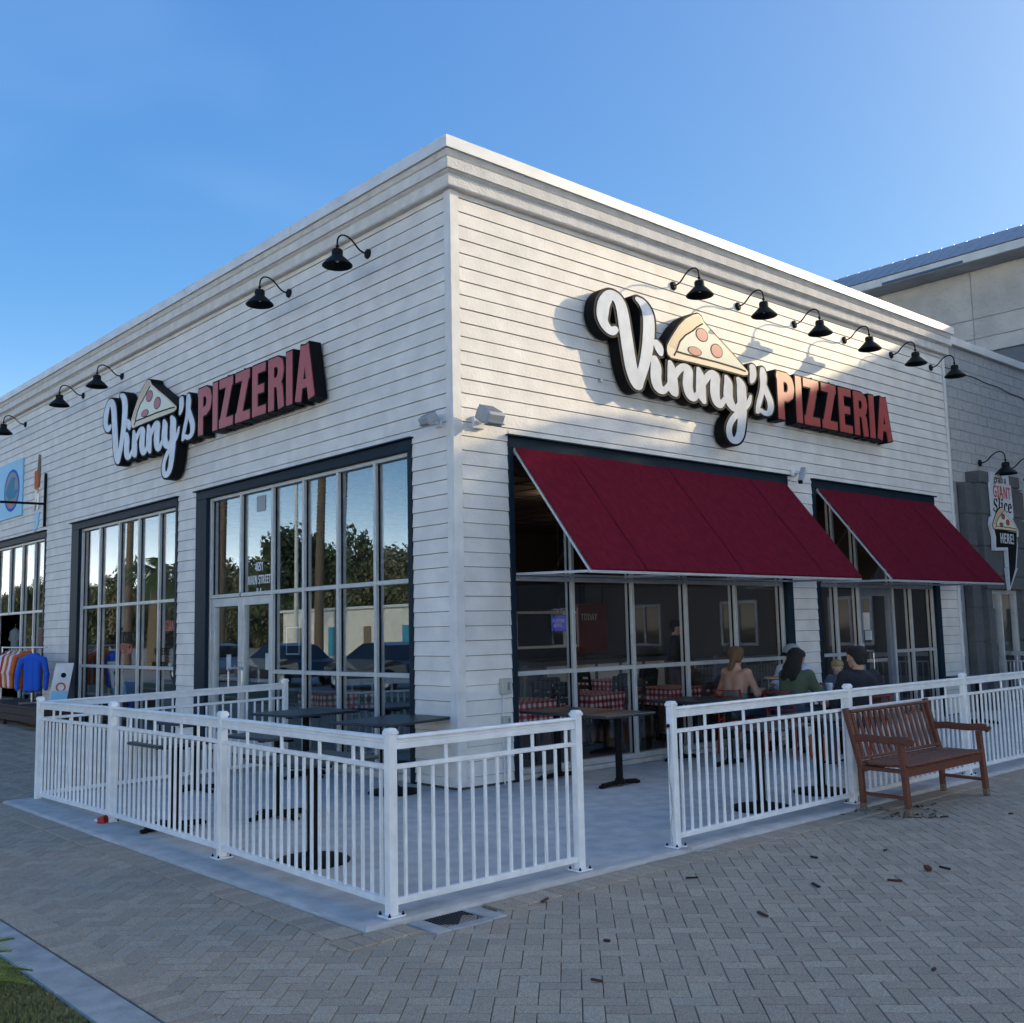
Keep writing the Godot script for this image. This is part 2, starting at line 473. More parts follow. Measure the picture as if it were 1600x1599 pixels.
# ---------------------------------------------------------------- bodies: tapered bones joined by a smooth minimum, meshed as surface nets
# bones: [Vector3 a, Vector3 b, radius a, radius b] (+ optional Vector3 squash: 5th entry scales space round the bone's middle)
func flesh(bones: Array, cell: float, k: float, grow := 0.0, into: MB = null) -> MB:
	var lo := Vector3(1e9, 1e9, 1e9)
	var hi := -lo
	for b in bones:
		var r := Vector3.ONE * (maxf(b[2], b[3]) + grow + cell * 2.5)
		lo = lo.min(b[0] - r).min(b[1] - r)
		hi = hi.max(b[0] + r).max(b[1] + r)
	var nx := int((hi.x - lo.x) / cell) + 2
	var ny := int((hi.y - lo.y) / cell) + 2
	var nz := int((hi.z - lo.z) / cell) + 2
	var f := PackedFloat32Array()
	f.resize(nx * ny * nz)
	f.fill(1.0)
	for b in bones:
		var a: Vector3 = b[0]
		var d: Vector3 = b[1] - a
		var l2 := maxf(d.length_squared(), 1e-9)
		var ra: float = b[2] + grow
		var rb: float = b[3] + grow
		var R := Vector3.ONE * (maxf(ra, rb) + k + cell * 2)
		var p0 := (((b[0] as Vector3).min(b[1]) - R - lo) / cell).max(Vector3.ZERO)
		var p1 := (((b[0] as Vector3).max(b[1]) + R - lo) / cell + Vector3.ONE).min(Vector3(nx - 1, ny - 1, nz - 1))
		for z in range(int(p0.z), int(p1.z) + 1):
			for y in range(int(p0.y), int(p1.y) + 1):
				var row := (z * ny + y) * nx
				for x in range(int(p0.x), int(p1.x) + 1):
					var p := lo + Vector3(x, y, z) * cell - a
					var h := clampf(p.dot(d) / l2, 0.0, 1.0)
					var e := (p - d * h).length() - ra - (rb - ra) * h
					var g := f[row + x]
					var w := k - absf(e - g)
					f[row + x] = minf(e, g) - (w * w / k * 0.25 if w > 0.0 else 0.0)
	var at := PackedInt32Array()
	at.resize(nx * ny * nz)
	at.fill(-1)
	var vs := PackedVector3Array()
	var off := [0, 1, nx, nx + 1, nx * ny, nx * ny + 1, nx * ny + nx, nx * ny + nx + 1]
	for z in nz - 1:
		for y in ny - 1:
			for x in nx - 1:
				var i := (z * ny + y) * nx + x
				var c := 0
				for q in 8:
					if f[i + off[q]] < 0.0: c += 1
				if c == 0 or c == 8: continue
				var s := Vector3.ZERO
				var cnt := 0
				for q in 8:
					for ax in 3:
						if q & (1 << ax): continue
						var r: int = q | (1 << ax)
						var fa := f[i + off[q]]
						var fb := f[i + off[r]]
						if (fa < 0.0) == (fb < 0.0): continue
						var t := fa / (fa - fb)
						var v := Vector3(q & 1, (q >> 1) & 1, q >> 2)
						v[ax] += t
						s += v; cnt += 1
				at[i] = vs.size()
				vs.append(lo + (Vector3(x, y, z) + s / cnt) * cell)
	var tris := PackedInt32Array()
	var st := [1, nx, nx * ny]
	for z in range(1, nz - 1):
		for y in range(1, ny - 1):
			for x in range(1, nx - 1):
				var i := (z * ny + y) * nx + x
				for ax in 3:
					var neg := f[i] < 0.0
					if neg == (f[i + st[ax]] < 0.0): continue
					var u: int = st[(ax + 1) % 3]
					var w: int = st[(ax + 2) % 3]
					var A := at[i - u - w]
					var B := at[i - w]
					var C := at[i]
					var D := at[i - u]
					if A < 0 or B < 0 or C < 0 or D < 0: continue
					if neg: tris.append_array([A, B, C, A, C, D])
					else: tris.append_array([A, C, B, A, D, C])
	var nn := PackedVector3Array()
	nn.resize(vs.size())
	for i in range(0, tris.size(), 3):
		var g := (vs[tris[i + 1]] - vs[tris[i]]).cross(vs[tris[i + 2]] - vs[tris[i]])
		for q in 3: nn[tris[i + q]] += g
	var m := into if into else MB.new()
	for i in range(0, tris.size(), 3):
		for q in [0, 2, 1]:
			m.v.append(vs[tris[i + q]]); m.n.append(nn[tris[i + q]].normalized())
	return m

# ---------------------------------------------------------------- sky
func sky() -> PanoramaSkyMaterial:
	var w := 512
	var h := 256
	var im := Image.create(w, h, false, Image.FORMAT_RGBF)
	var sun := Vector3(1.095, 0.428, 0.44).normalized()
	var nz := FastNoiseLite.new()
	nz.seed = 202; nz.frequency = 1.0; nz.fractal_octaves = 5
	for y in h:
		var el := PI * (0.5 - (y + 0.5) / h)
		for x in w:
			var az := (x + 0.5) / w * TAU
			var d := Vector3(sin(az) * cos(el), sin(el), -cos(az) * cos(el))
			var e := maxf(rad_to_deg(el), 0.0)
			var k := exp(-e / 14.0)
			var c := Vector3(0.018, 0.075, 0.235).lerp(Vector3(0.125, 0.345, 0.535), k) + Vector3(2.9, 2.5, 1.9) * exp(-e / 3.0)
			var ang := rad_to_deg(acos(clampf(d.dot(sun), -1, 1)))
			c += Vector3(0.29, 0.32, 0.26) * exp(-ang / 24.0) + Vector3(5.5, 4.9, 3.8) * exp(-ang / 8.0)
			# thin high cirrus, combed by the wind
			var q := d / maxf(d.y + 0.12, 0.1)
			var ci := nz.get_noise_3d(q.x * 1.1 + q.z * 0.5, q.z * 3.2 - q.x * 0.9, 0.0) * 0.5 + nz.get_noise_3d(q.x * 0.6 + 9.0, q.z * 0.7, 3.0)
			ci = smoothstep(0.0, 0.45, ci) * smoothstep(2.0, 14.0, e)
			c = c.lerp(Vector3(0.24, 0.36, 0.50), ci * 0.07)
			im.set_pixel(x, y, Color(c.x, c.y, c.z))
	var s := PanoramaSkyMaterial.new()
	s.panorama = ImageTexture.create_from_image(im)
	return s

func stage() -> void:
	var cam := Camera3D.new()
	cam.name = "camera"
	cam.position = Vector3(-6.931, 1.65, 8.614)
	cam.rotation_degrees = Vector3(6.478, -41.982, -1.237)
	cam.fov = 52.41
	cam.near = 0.05
	cam.far = 1500.0
	add_child(cam)
	cam.current = true
	var e := Environment.new()
	e.background_mode = Environment.BG_SKY
	e.sky = Sky.new()
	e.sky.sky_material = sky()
	e.tonemap_mode = Environment.TONE_MAPPER_LINEAR
	e.tonemap_exposure = 2.65
	e.sdfgi_enabled = true
	e.ssao_enabled = true
	e.ssil_enabled = true
	var we := WorldEnvironment.new()
	we.name = "environment"
	we.environment = e
	add_child(we)
	var sun := DirectionalLight3D.new()
	sun.name = "sun"
	sun.light_color = Color(1.0, 0.90, 0.73)
	sun.light_energy = 0.46
	sun.light_angular_distance = 0.53
	sun.shadow_enabled = true
	add_child(sun)
	sun.look_at_from_position(Vector3.ZERO, -Vector3(1.095, 0.428, 0.44), Vector3.UP)

# ---------------------------------------------------------------- the restaurant
const Y_SILL := 3.83          # top of the window openings
const LAP := 0.158

func storefront(B: Node3D, F: Dictionary, u0: float, u1: float, us: Array, door: Array, low: float, tag_label := "") -> Node3D:
	# dark surround > mullions, panes; us: mullion centres with both jambs
	var m := MB.new()
	m.fbox(F, u0, u1, 3.69, 3.815, -0.12, 0.03, 0.004)
	m.fbox(F, u0 - 0.03, u1 + 0.03, 3.818, 3.834, -0.02, 0.075)
	m.fbox(F, u0, us[0] - 0.025, 0.0, 3.688, -0.12, 0.03, 0.004)
	m.fbox(F, us[-1] + 0.025, u1, 0.0, 3.688, -0.12, 0.03, 0.004)
	var win := obj("window", m, M.navy, B)
	var a := MB.new()
	a.fbox(F, us[0] - 0.02, us[-1] + 0.02, 3.64, 3.686, -0.145, -0.03, 0.003)
	obj("head_rail", a, M.alu, win)
	var side := []
	for i in us.size(): side.append(door.size() > 0 and us[i] > door[0] + 0.01 and us[i] < door[1] - 0.01)
	for i in us.size():
		var y0: float = 2.25 if side[i] else 0.0
		var mm := MB.new()
		mm.fbox(F, us[i] - 0.025, us[i] + 0.025, y0, 3.64, -0.145, -0.03, 0.003)
		obj("mullion", mm, M.alu, win)
		var gk := MB.new()
		gk.fbox(F, us[i] - 0.034, us[i] + 0.034, y0, 3.64, -0.094, -0.072)
		obj("gasket", gk, M.gasket, win)
	for i in us.size() - 1:
		var a0: float = us[i] + 0.025
		var a1: float = us[i + 1] - 0.025
		var in_door: bool = door.size() > 0 and (a0 + a1) / 2 > door[0] and (a0 + a1) / 2 < door[1]
		var r := MB.new()
		r.fbox(F, a0, a1, 2.195, 2.247, -0.142, -0.033, 0.003)
		if not in_door:
			r.fbox(F, a0, a1, 1.135, 1.185, -0.142, -0.033, 0.003)
			r.fbox(F, a0, a1, low, low + 0.06, -0.142, -0.033, 0.003)
		obj("rail", r, M.alu, win)
		var pn := MB.new()
		pn.fbox(F, a0, a1, 2.247, 3.64, -0.086, -0.080)
		obj("pane", pn, M.glass, win)
		if F.n.x < -0.5: film(win, F, a0, a1, 2.247, 3.64)
		if not in_door:
			for q in [[low + 0.06, 1.135], [1.185, 2.195]]:
				var p2 := MB.new()
				p2.fbox(F, a0, a1, q[0], q[1], -0.086, -0.080)
				obj("pane", p2, M.glass, win)
				if F.n.x < -0.5: film(win, F, a0, a1, q[0], q[1])
	var sl := MB.new()
	for i in us.size() - 1:
		if door.size() > 0 and us[i] > door[0] - 0.05 and us[i + 1] < door[1] + 0.05: continue
		sl.fbox(F, us[i] - 0.02, us[i + 1] + 0.02, 0.004, low - 0.002, -0.15, 0.02, 0.004)
	obj("sill", sl, M.concrete, win)
	return win

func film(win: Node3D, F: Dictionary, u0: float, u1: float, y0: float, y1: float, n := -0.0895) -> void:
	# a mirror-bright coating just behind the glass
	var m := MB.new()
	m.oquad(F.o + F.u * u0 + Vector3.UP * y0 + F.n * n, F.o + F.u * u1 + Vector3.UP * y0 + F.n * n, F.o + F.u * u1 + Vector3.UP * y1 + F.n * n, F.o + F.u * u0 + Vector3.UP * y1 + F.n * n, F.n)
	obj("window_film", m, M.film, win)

func door_leaf(B: Node3D, F: Dictionary, u0: float, u1: float, hinge_low: bool, m0: Material, top := 2.19) -> void:
	var s := 0.085
	var d := MB.new()
	d.fbox(F, u0, u0 + s, 0.02, top, -0.13, -0.05, 0.004)
	d.fbox(F, u1 - s, u1, 0.02, top, -0.13, -0.05, 0.004)
	d.fbox(F, u0 + s, u1 - s, top - 0.12, top, -0.128, -0.052, 0.004)
	d.fbox(F, u0 + s, u1 - s, 0.02, 0.27, -0.128, -0.052, 0.004)
	var o := obj("door", d, m0, B)
	var p := MB.new()
	p.fbox(F, u0 + s, u1 - s, 0.27, top - 0.12, -0.092, -0.086)
	obj("pane", p, M.glass, o)
	if F.n.x < -0.5: film(o, F, u0 + s, u1 - s, 0.27, top - 0.12, -0.095)
	var b := MB.new()
	b.fbox(F, u0 + 0.03, u1 - 0.03, 1.0, 1.05, -0.19, -0.16, 0.006)
	b.fbox(F, u0 + 0.03, u0 + 0.07, 1.0, 1.05, -0.16, -0.13)
	b.fbox(F, u1 - 0.07, u1 - 0.03, 1.0, 1.05, -0.16, -0.13)
	obj("push_bar", b, M.alu, o)
	var hu: float = u1 - s / 2 if hinge_low else u0 + s / 2
	var sg := -1.0 if hinge_low else 1.0
	var h := MB.new()
	var W := func(u: float, y: float, n: float) -> Vector3: return F.o + F.u * u + Vector3.UP * y + F.n * n
	var path := [W.call(hu, 0.88, -0.05), W.call(hu, 0.88, 0.01), W.call(hu + sg * 0.02, 0.885, 0.03), W.call(hu + sg * 0.13, 0.885, 0.03), W.call(hu + sg * 0.15, 0.90, 0.03), W.call(hu + sg * 0.155, 0.93, 0.03), W.call(hu + sg * 0.155, 1.15, 0.03), W.call(hu + sg * 0.15, 1.18, 0.03), W.call(hu + sg * 0.13, 1.195, 0.03), W.call(hu + sg * 0.02, 1.195, 0.03), W.call(hu, 1.20, 0.01), W.call(hu, 1.20, -0.05)]
	h.tube(path, [0.014], 8)
	obj("handle", h, M.steel, o)
	var k := MB.new()
	k.fbox(F, hu - 0.025, hu + 0.025, 1.27, 1.32, -0.05, -0.035, 0.01)
	obj("lock", k, M.steel, o)

func board(W: Node3D, F: Dictionary, u0: float, u1: float, y0: float, y1: float) -> void:
	# one lapped board: thin at the top edge, proud at the foot, a shadow gap below
	var m := MB.new()
	var g := 0.0055 + rng.randf() * 0.002
	var b0 := y0 + g
	var t := 0.019 + rng.randf() * 0.003
	var q := func(u: float, y: float, n: float) -> Vector3: return F.o + F.u * u + Vector3.UP * y + F.n * n
	u0 += 0.0008; u1 -= 0.0008
	m.oquad(q.call(u0, b0, t), q.call(u1, b0, t), q.call(u1, y1, 0.010), q.call(u0, y1, 0.010), F.n)
	m.oquad(q.call(u0, b0, -0.002), q.call(u1, b0, -0.002), q.call(u1, b0, t), q.call(u0, b0, t), Vector3.DOWN)
	m.oquad(q.call(u0, y1, -0.002), q.call(u1, y1, -0.002), q.call(u1, y1, 0.010), q.call(u0, y1, 0.010), Vector3.UP)
	for s in [[u0, -1.0], [u1, 1.0]]:
		m.oquad(q.call(s[0], b0, -0.002), q.call(s[0], b0, t), q.call(s[0], y1, 0.010), q.call(s[0], y1, -0.002), F.u * s[1])
	obj("board", m, M["siding%d" % (rng.randi() % 4)], W)

func siding(W: Node3D, F: Dictionary, u0: float, u1: float, holes: Array) -> void:
	for k in range(-1, 41):
		var y1 := 6.435 - LAP * k
		var y0 := y1 - LAP
		y1 = minf(y1, 6.515)
		y0 = maxf(y0, 0.02)
		if y1 - y0 < 0.03: continue
		var spans := [[u0, u1, y0, y1]]
		if y0 < Y_SILL + 0.004:
			spans = []
			var a := u0
			for h in holes:
				if h[0] > a + 0.02: spans.append([a, h[0], y0, y1])
				if y1 > Y_SILL + 0.03: spans.append([h[0], h[1], Y_SILL + 0.006, y1])
				a = h[1]
			if u1 > a + 0.02: spans.append([a, u1, y0, y1])
		for s in spans:
			var x: float = s[0]
			var step: float = 3.66
			var nx: float = x + (step * (0.25 + 0.75 * rng.randf()) if s[1] - s[0] > 4.0 else 99.0)
			while x < s[1] - 0.01:
				if s[1] - nx < 0.5: nx = s[1]
				nx = minf(nx, s[1])
				board(W, F, x, nx, s[2], s[3])
				x = nx
				nx += step

func strip_profile(prof: Array, stations: Array) -> MB:
	# stations: [origin, outward] where a profile point (d, y) sits at origin + outward * d
	var m := MB.new()
	for i in prof.size() - 1:
		var a: Vector2 = prof[i]
		var b: Vector2 = prof[i + 1]
		for s in stations.size() - 1:
			var P := func(q: Vector2, st: Array) -> Vector3: return st[0] + st[1] * q.x + Vector3.UP * q.y
			var nn: Vector3 = (stations[s][1] + stations[s + 1][1]).normalized()
			var o := nn * (b.y - a.y) + Vector3.UP * (a.x - b.x)
			m.oquad(P.call(a, stations[s]), P.call(a, stations[s + 1]), P.call(b, stations[s + 1]), P.call(b, stations[s]), o)
	return m

func restaurant() -> void:
	for i in 4:
		var k: float = [1.0, 0.972, 1.018, 0.988][i]
		M["siding%d" % i] = varied(M.siding, lin(0.82 * k, 0.77 * k, 0.695 * k))
	var B := thing("restaurant_building", "white clapboard corner restaurant with stepped cornice and navy framed shopfront windows", "building")
	# wall cores with openings
	var w := MB.new()
	for s in [[0.0, 0.78], [6.28, 6.945], [10.85, 11.60]]: w.fbox(RF, s[0] if s[0] > 0 else 0.004, s[1], 0.0, 3.82, -0.25, -0.002)
	w.fbox(RF, 0.004, 11.60, 3.82, 6.9, -0.25, -0.002)
	var W := obj("front_wall", w, M.wall_core, B)
	siding(W, RF, 0.10, 11.52, [[0.775, 6.29], [6.94, 10.86]])
	w = MB.new()
	for s in [[0.256, 0.745], [6.21, 6.88], [11.54, 13.02], [18.4, 26.0]]: w.fbox(LF, s[0], s[1], 0.0, 3.82, -0.25, -0.002)
	w.fbox(LF, 0.256, 26.0, 3.82, 6.9, -0.25, -0.002)
	var W2 := obj("side_wall", w, M.wall_core, B)
	siding(W2, LF, 0.10, 17.5, [[0.735, 6.22], [6.87, 11.55], [13.01, 18.4]])
	var far := MB.new()
	for k in range(-1, 41):
		far.fbox(LF, 18.42 if 6.435 - LAP * k < 3.95 else 17.51, 26.0, 6.435 - LAP * (k + 1) + 0.005, minf(6.435 - LAP * k, 6.515), -0.002, 0.016)
	obj("far_boards", far, M.siding, W2)
	# other walls, roof, floor and ceiling
	w = MB.new()
	w.bb(11.35, 11.60, 0.0, 6.9, -26.0, -0.26)
	w.bb(0.26, 11.34, 0.0, 6.9, -26.0, -25.75)
	obj("back_wall", w, M.wall_in, B)
	w = MB.new()
	w.bb(0.0, 11.6, 6.55, 6.7, -26.0, -0.02)
	obj("roof", w, M.wall_core, B)
	w = MB.new()
	w.bb(0.01, 11.35, -0.06, 0.006, -25.8, -0.02)
	obj("interior_floor", w, M.floor_in, B)
	w = MB.new()
	w.bb(0.25, 11.35, 3.86, 3.92, -25.7, -0.25)
	var ce := obj("ceiling", w, M.ceiling_in, B)
	var gd := MB.new()
	for i in 18: gd.bb(0.25, 11.35, 3.852, 3.859, -0.6 - i * 0.61, -0.57 - i * 0.61)
	for i in 18: gd.bb(0.6 + i * 0.61, 0.63 + i * 0.61, 3.850, 3.857, -12.0, -0.25)
	obj("ceiling_grid", gd, M.grid_in, ce)
	# corner boards
	var c := MB.new()
	c.bb(-0.026, 0.095, 0.03, 6.52, 0.0, 0.026, 0.003)
	c.bb(-0.026, -0.0, 0.03, 6.52, -0.095, -0.0015, 0.003)
	obj("corner_board", c, M.trim, B)
	c = MB.new()
	c.bb(11.525, 11.625, 0.03, 6.52, 0.0, 0.026, 0.003)
	c.bb(11.6, 11.625, 0.03, 6.52, -0.3, -0.001)
	obj("corner_board", c, M.trim, B)
	# stepped cornice round the corner
	var st := [[Vector3(0, 0, -26), Vector3(-1, 0, 0)], [Vector3.ZERO, Vector3(-1, 0, 1)], [Vector3(11.64, 0, 0), Vector3(0, 0, 1)]]
	var pr := [Vector2(-0.02, 6.505), Vector2(0.085, 6.505), Vector2(0.10, 6.52), Vector2(0.10, 6.642), Vector2(0.135, 6.665), Vector2(0.135, 6.672), Vector2(0.165, 6.675), Vector2(0.165, 6.79), Vector2(0.14, 6.80), Vector2(0.165, 6.815), Vector2(0.19, 6.87), Vector2(0.19, 6.95), Vector2(-0.25, 6.95)]
	var cor := obj("cornice", strip_profile(pr, st), M.stucco, B)
	var cap := MB.new()
	cap.bb(11.63, 11.66, 6.505, 6.95, -0.25, 0.10)
	cap.bb(11.63, 11.665, 6.66, 6.95, -0.25, 0.165)
	obj("cornice_end", cap, M.stucco, cor)
	# metal coping in lengths with lapped joints
	var cp := [Vector2(0.20, 6.872), Vector2(0.222, 6.872), Vector2(0.222, 7.005), Vector2(0.21, 7.012), Vector2(-0.28, 7.03), Vector2(-0.28, 6.9)]
	var xs := [-0.0, 3.0, 3.18, 6.4, 9.6, 11.68]
	for i in xs.size() - 1:
		var s0 := [Vector3(xs[i] + (0.004 if i else 0.0), 0, 0), Vector3(0, 0, 1)]
		if i == 0: s0[1] = Vector3(-1, 0, 1)
		obj("coping", strip_profile(cp, [s0, [Vector3(xs[i + 1] - 0.004, 0, 0), Vector3(0, 0, 1.012 if i == 1 else 1.0)]]), M.coping, B)
	var zs := [0.0, -3.1, -6.3, -9.5, -12.7, -16.0, -26.0]
	for i in zs.size() - 1:
		var s0 := [Vector3(0, 0, zs[i] - (0.004 if i else 0.0)), Vector3(-1, 0, 1) if i == 0 else Vector3(-1, 0, 0)]
		obj("coping", strip_profile(cp, [[Vector3(0, 0, zs[i + 1] + 0.004), Vector3(-1, 0, 0)], s0]), M.coping, B)
	# shopfronts
	var w1 := storefront(B, RF, 0.76, 6.29, [0.86, 1.79, 2.84, 3.89, 4.965, 6.10], [], 0.06)
	var w2 := storefront(B, RF, 6.945, 10.855, [7.05, 7.56, 8.22, 9.30, 9.90, 10.68], [8.22, 9.30], 0.06)
	door_leaf(B, RF, 8.255, 9.265, false, M.alu_grey)
	var w3 := storefront(B, LF, 0.735, 6.22, [0.84, 1.56, 2.37, 3.19, 4.0, 4.905, 5.84], [4.0, 5.84], 0.08)
	door_leaf(B, LF, 4.03, 4.90, true, M.alu)
	door_leaf(B, LF, 4.91, 5.81, false, M.alu)
	var w4 := storefront(B, LF, 6.87, 11.55, [6.97, 7.69, 8.52, 9.38, 10.27, 11.15], [], 0.08)
	var w5 := storefront(B, LF, 13.01, 18.4, [13.11, 13.85, 14.65, 15.5, 16.4, 17.35, 18.3], [14.65, 16.4], 0.08)
	# vinyl lettering on the street front
	for t in [["4651", 2.64, 0.19], ["MAIN STREET", 2.46, 0.19], ["K-1", 2.28, 0.19]]:
		obj("door_lettering", lettering(t[0], 0.16, 0.62), M.sign_white, w3).transform = on_face(LF, 4.44, t[1] - 0.05, -0.077)
	var stick := MB.new()
	stick.fbox(LF, 4.28, 4.52, 3.36, 3.58, -0.0795, -0.078)
	obj("window_sticker", stick, M.dirty_white, w3)
	stick = MB.new()
	stick.fbox(LF, 3.40, 3.71, 1.40, 1.73, -0.100, -0.098)
	stick.fbox(LF, 3.43, 3.68, 1.43, 1.58, -0.0975, -0.096)
	var po := obj("window_poster", stick, M.black_matt, w3)
	var fr := MB.new()
	for q in [[3.385, 3.40, 1.385, 1.745], [3.71, 3.725, 1.385, 1.745]]: fr.fbox(LF, q[0], q[1], q[2], q[3], -0.099, -0.094)
	for q in [[3.40, 3.71, 1.385, 1.40], [3.40, 3.71, 1.73, 1.745]]: fr.fbox(LF, q[0], q[1], q[2], q[3], -0.099, -0.094)
	obj("poster_frame", fr, M.sign_white, po)
	for q in [[4.14, 1.32], [5.28, 1.30]]:
		var pp := MB.new()
		pp.fbox(LF, q[0], q[0] + 0.14, q[1] - 0.14, q[1] + 0.08, -0.096, -0.0945)
		obj("door_notice", pp, M.sign_white, w3)
	var blk: Array = [["GIANT", 7.30, 1.82, 0.22, M.sign_red], ["Slice", 7.30, 1.60, 0.25, M.black], ["WHOLE PIES", 7.62, 1.42, 0.15, M.black], ["vinnys.pizza", 7.75, 1.17 + 0.06, 0.13, M.black], ["PIZZERIA", 9.1, 1.46, 0.20, M.sign_red], ["Vinny's", 9.05, 1.68, 0.34, M.black]]
	for t in blk:
		obj("window_lettering", lettering(t[0], t[3], 0.7), t[4], w4).transform = on_face(LF, t[1], t[2], -0.077)
	var nt := MB.new()
	nt.fbox(RF, 8.42, 8.62, 1.52, 1.80, -0.096, -0.0945)
	nt.fbox(RF, 8.44, 8.66, 1.36, 1.51, -0.0945, -0.093)
	obj("door_notice", nt, M.sign_white, w2)

func lettering(text: String, height: float, squeeze: float, serif := false) -> TextMesh:
	var t := TextMesh.new()
	var f := SystemFont.new()
	f.font_names = PackedStringArray(["Droid Serif" if serif else "Droid Sans"])
	f.font_weight = 700
	t.font = f
	t.text = text
	t.font_size = 64
	t.pixel_size = height / 64.0 * 1.05
	t.depth = 0.002
	t.set_meta("squeeze", squeeze)
	return t

func on_face(F: Dictionary, u: float, y: float, n: float, squeeze := 0.62, shear := 0.0) -> Transform3D:
	# text reads along u seen from outside: for the street front, rightwards is against u
	var right: Vector3 = F.u if F.n.z > 0.5 else -F.u
	return Transform3D(Basis(right * squeeze, Vector3.UP + right * shear, F.n), F.o + F.u * u + Vector3.UP * y + F.n * n)

# ---------------------------------------------------------------- signs, lamps, awnings
func off_frame(F: Dictionary, u: float, y: float, flip := false) -> Dictionary:
	# a frame that reads left to right on face F with its origin at (u, y)
	var right: Vector3 = F.u if F.n.z > 0.5 else -F.u
	return {"o": F.o + F.u * u + Vector3.UP * y, "u": right, "n": F.n}

func slice_art(parent: Node3D, F: Dictionary, z: float, k: float, o: Vector2) -> void:
	# a triangular slice: crust along the upper left edge and the foot, cheese, pepperoni
	var T := func(a: Array) -> PackedVector2Array:
		var r := PackedVector2Array()
		for i in range(0, a.size(), 2): r.append(o + Vector2(a[i], a[i + 1]) * k)
		return r
	var outer: PackedVector2Array = T.call([1.36, 0.60, 1.37, 0.66, 1.46, 0.78, 1.62, 0.96, 1.76, 1.08, 1.93, 1.17, 2.04, 1.205, 2.11, 1.18, 2.16, 1.11, 2.42, 0.965, 2.76, 0.785, 3.12, 0.575, 3.11, 0.53, 3.02, 0.51, 2.4, 0.515, 1.85, 0.515, 1.44, 0.505, 1.375, 0.54])
	var m := MB.new()
	m.poly(Geometry2D.offset_polygon(outer, 0.022 * k, Geometry2D.JOIN_ROUND)[0], z - 0.20 * k, z - 0.002, F)
	obj("slice_box", m, M.black, parent)
	m = MB.new()
	m.poly(outer, z - 0.004, z + 0.004, F)
	obj("slice_crust", m, M.sign_crust_edge, parent)
	m = MB.new()
	m.poly(T.call([1.40, 0.66, 1.48, 0.78, 1.63, 0.95, 1.77, 1.07, 1.93, 1.155, 2.04, 1.185, 2.10, 1.16, 2.12, 1.10, 1.98, 1.03, 1.90, 0.97, 1.73, 0.87, 1.60, 0.76, 1.54, 0.64]), z, z + 0.006, F)
	obj("slice_rim", m, M.sign_crust, parent)
	m = MB.new()
	m.poly(T.call([2.13, 1.085, 2.00, 1.015, 1.92, 0.955, 1.75, 0.86, 1.63, 0.755, 1.565, 0.625, 1.72, 0.61, 2.11, 0.615, 2.53, 0.61, 2.92, 0.60, 3.05, 0.585, 2.76, 0.755, 2.42, 0.935]), z, z + 0.006, F)
	obj("slice_cheese", m, M.sign_cream, parent)
	var line := func(a: Array, wd: float) -> void:
		var p: PackedVector2Array = T.call(a)
		for pg in Geometry2D.offset_polyline(p, wd * k, Geometry2D.JOIN_ROUND, Geometry2D.END_ROUND):
			if Geometry2D.is_polygon_clockwise(pg): continue
			var q := MB.new()
			q.poly(pg, z + 0.002, z + 0.009, F)
			obj("outline", q, M.black, parent)
	line.call([2.13, 1.085, 2.00, 1.015, 1.92, 0.955, 1.75, 0.86, 1.63, 0.755, 1.55, 0.61, 1.50, 0.545], 0.011)
	line.call([1.55, 0.605, 1.9, 0.60, 2.4, 0.60, 2.9, 0.585, 3.06, 0.572], 0.010)
	for c in [[2.10, 0.925, 0.135, 0.095], [2.41, 0.755, 0.135, 0.10], [1.93, 0.672, 0.15, 0.062]]:
		var pg := PackedVector2Array()
		var pg2 := PackedVector2Array()
		for i in 24:
			var dd := Vector2(cos(TAU * i / 24) * c[2], sin(TAU * i / 24) * c[3])
			pg.append(o + (Vector2(c[0], c[1]) + dd) * k)
			pg2.append(o + (Vector2(c[0], c[1]) + dd * 0.88) * k)
		var q := MB.new()
		q.poly(pg, z + 0.004, z + 0.0085, F)
		obj("pepperoni_outline", q, M.black, parent)
		q = MB.new()
		q.poly(pg2, z + 0.004, z + 0.0105, F)
		obj("pepperoni", q, M.sign_pepperoni, parent)

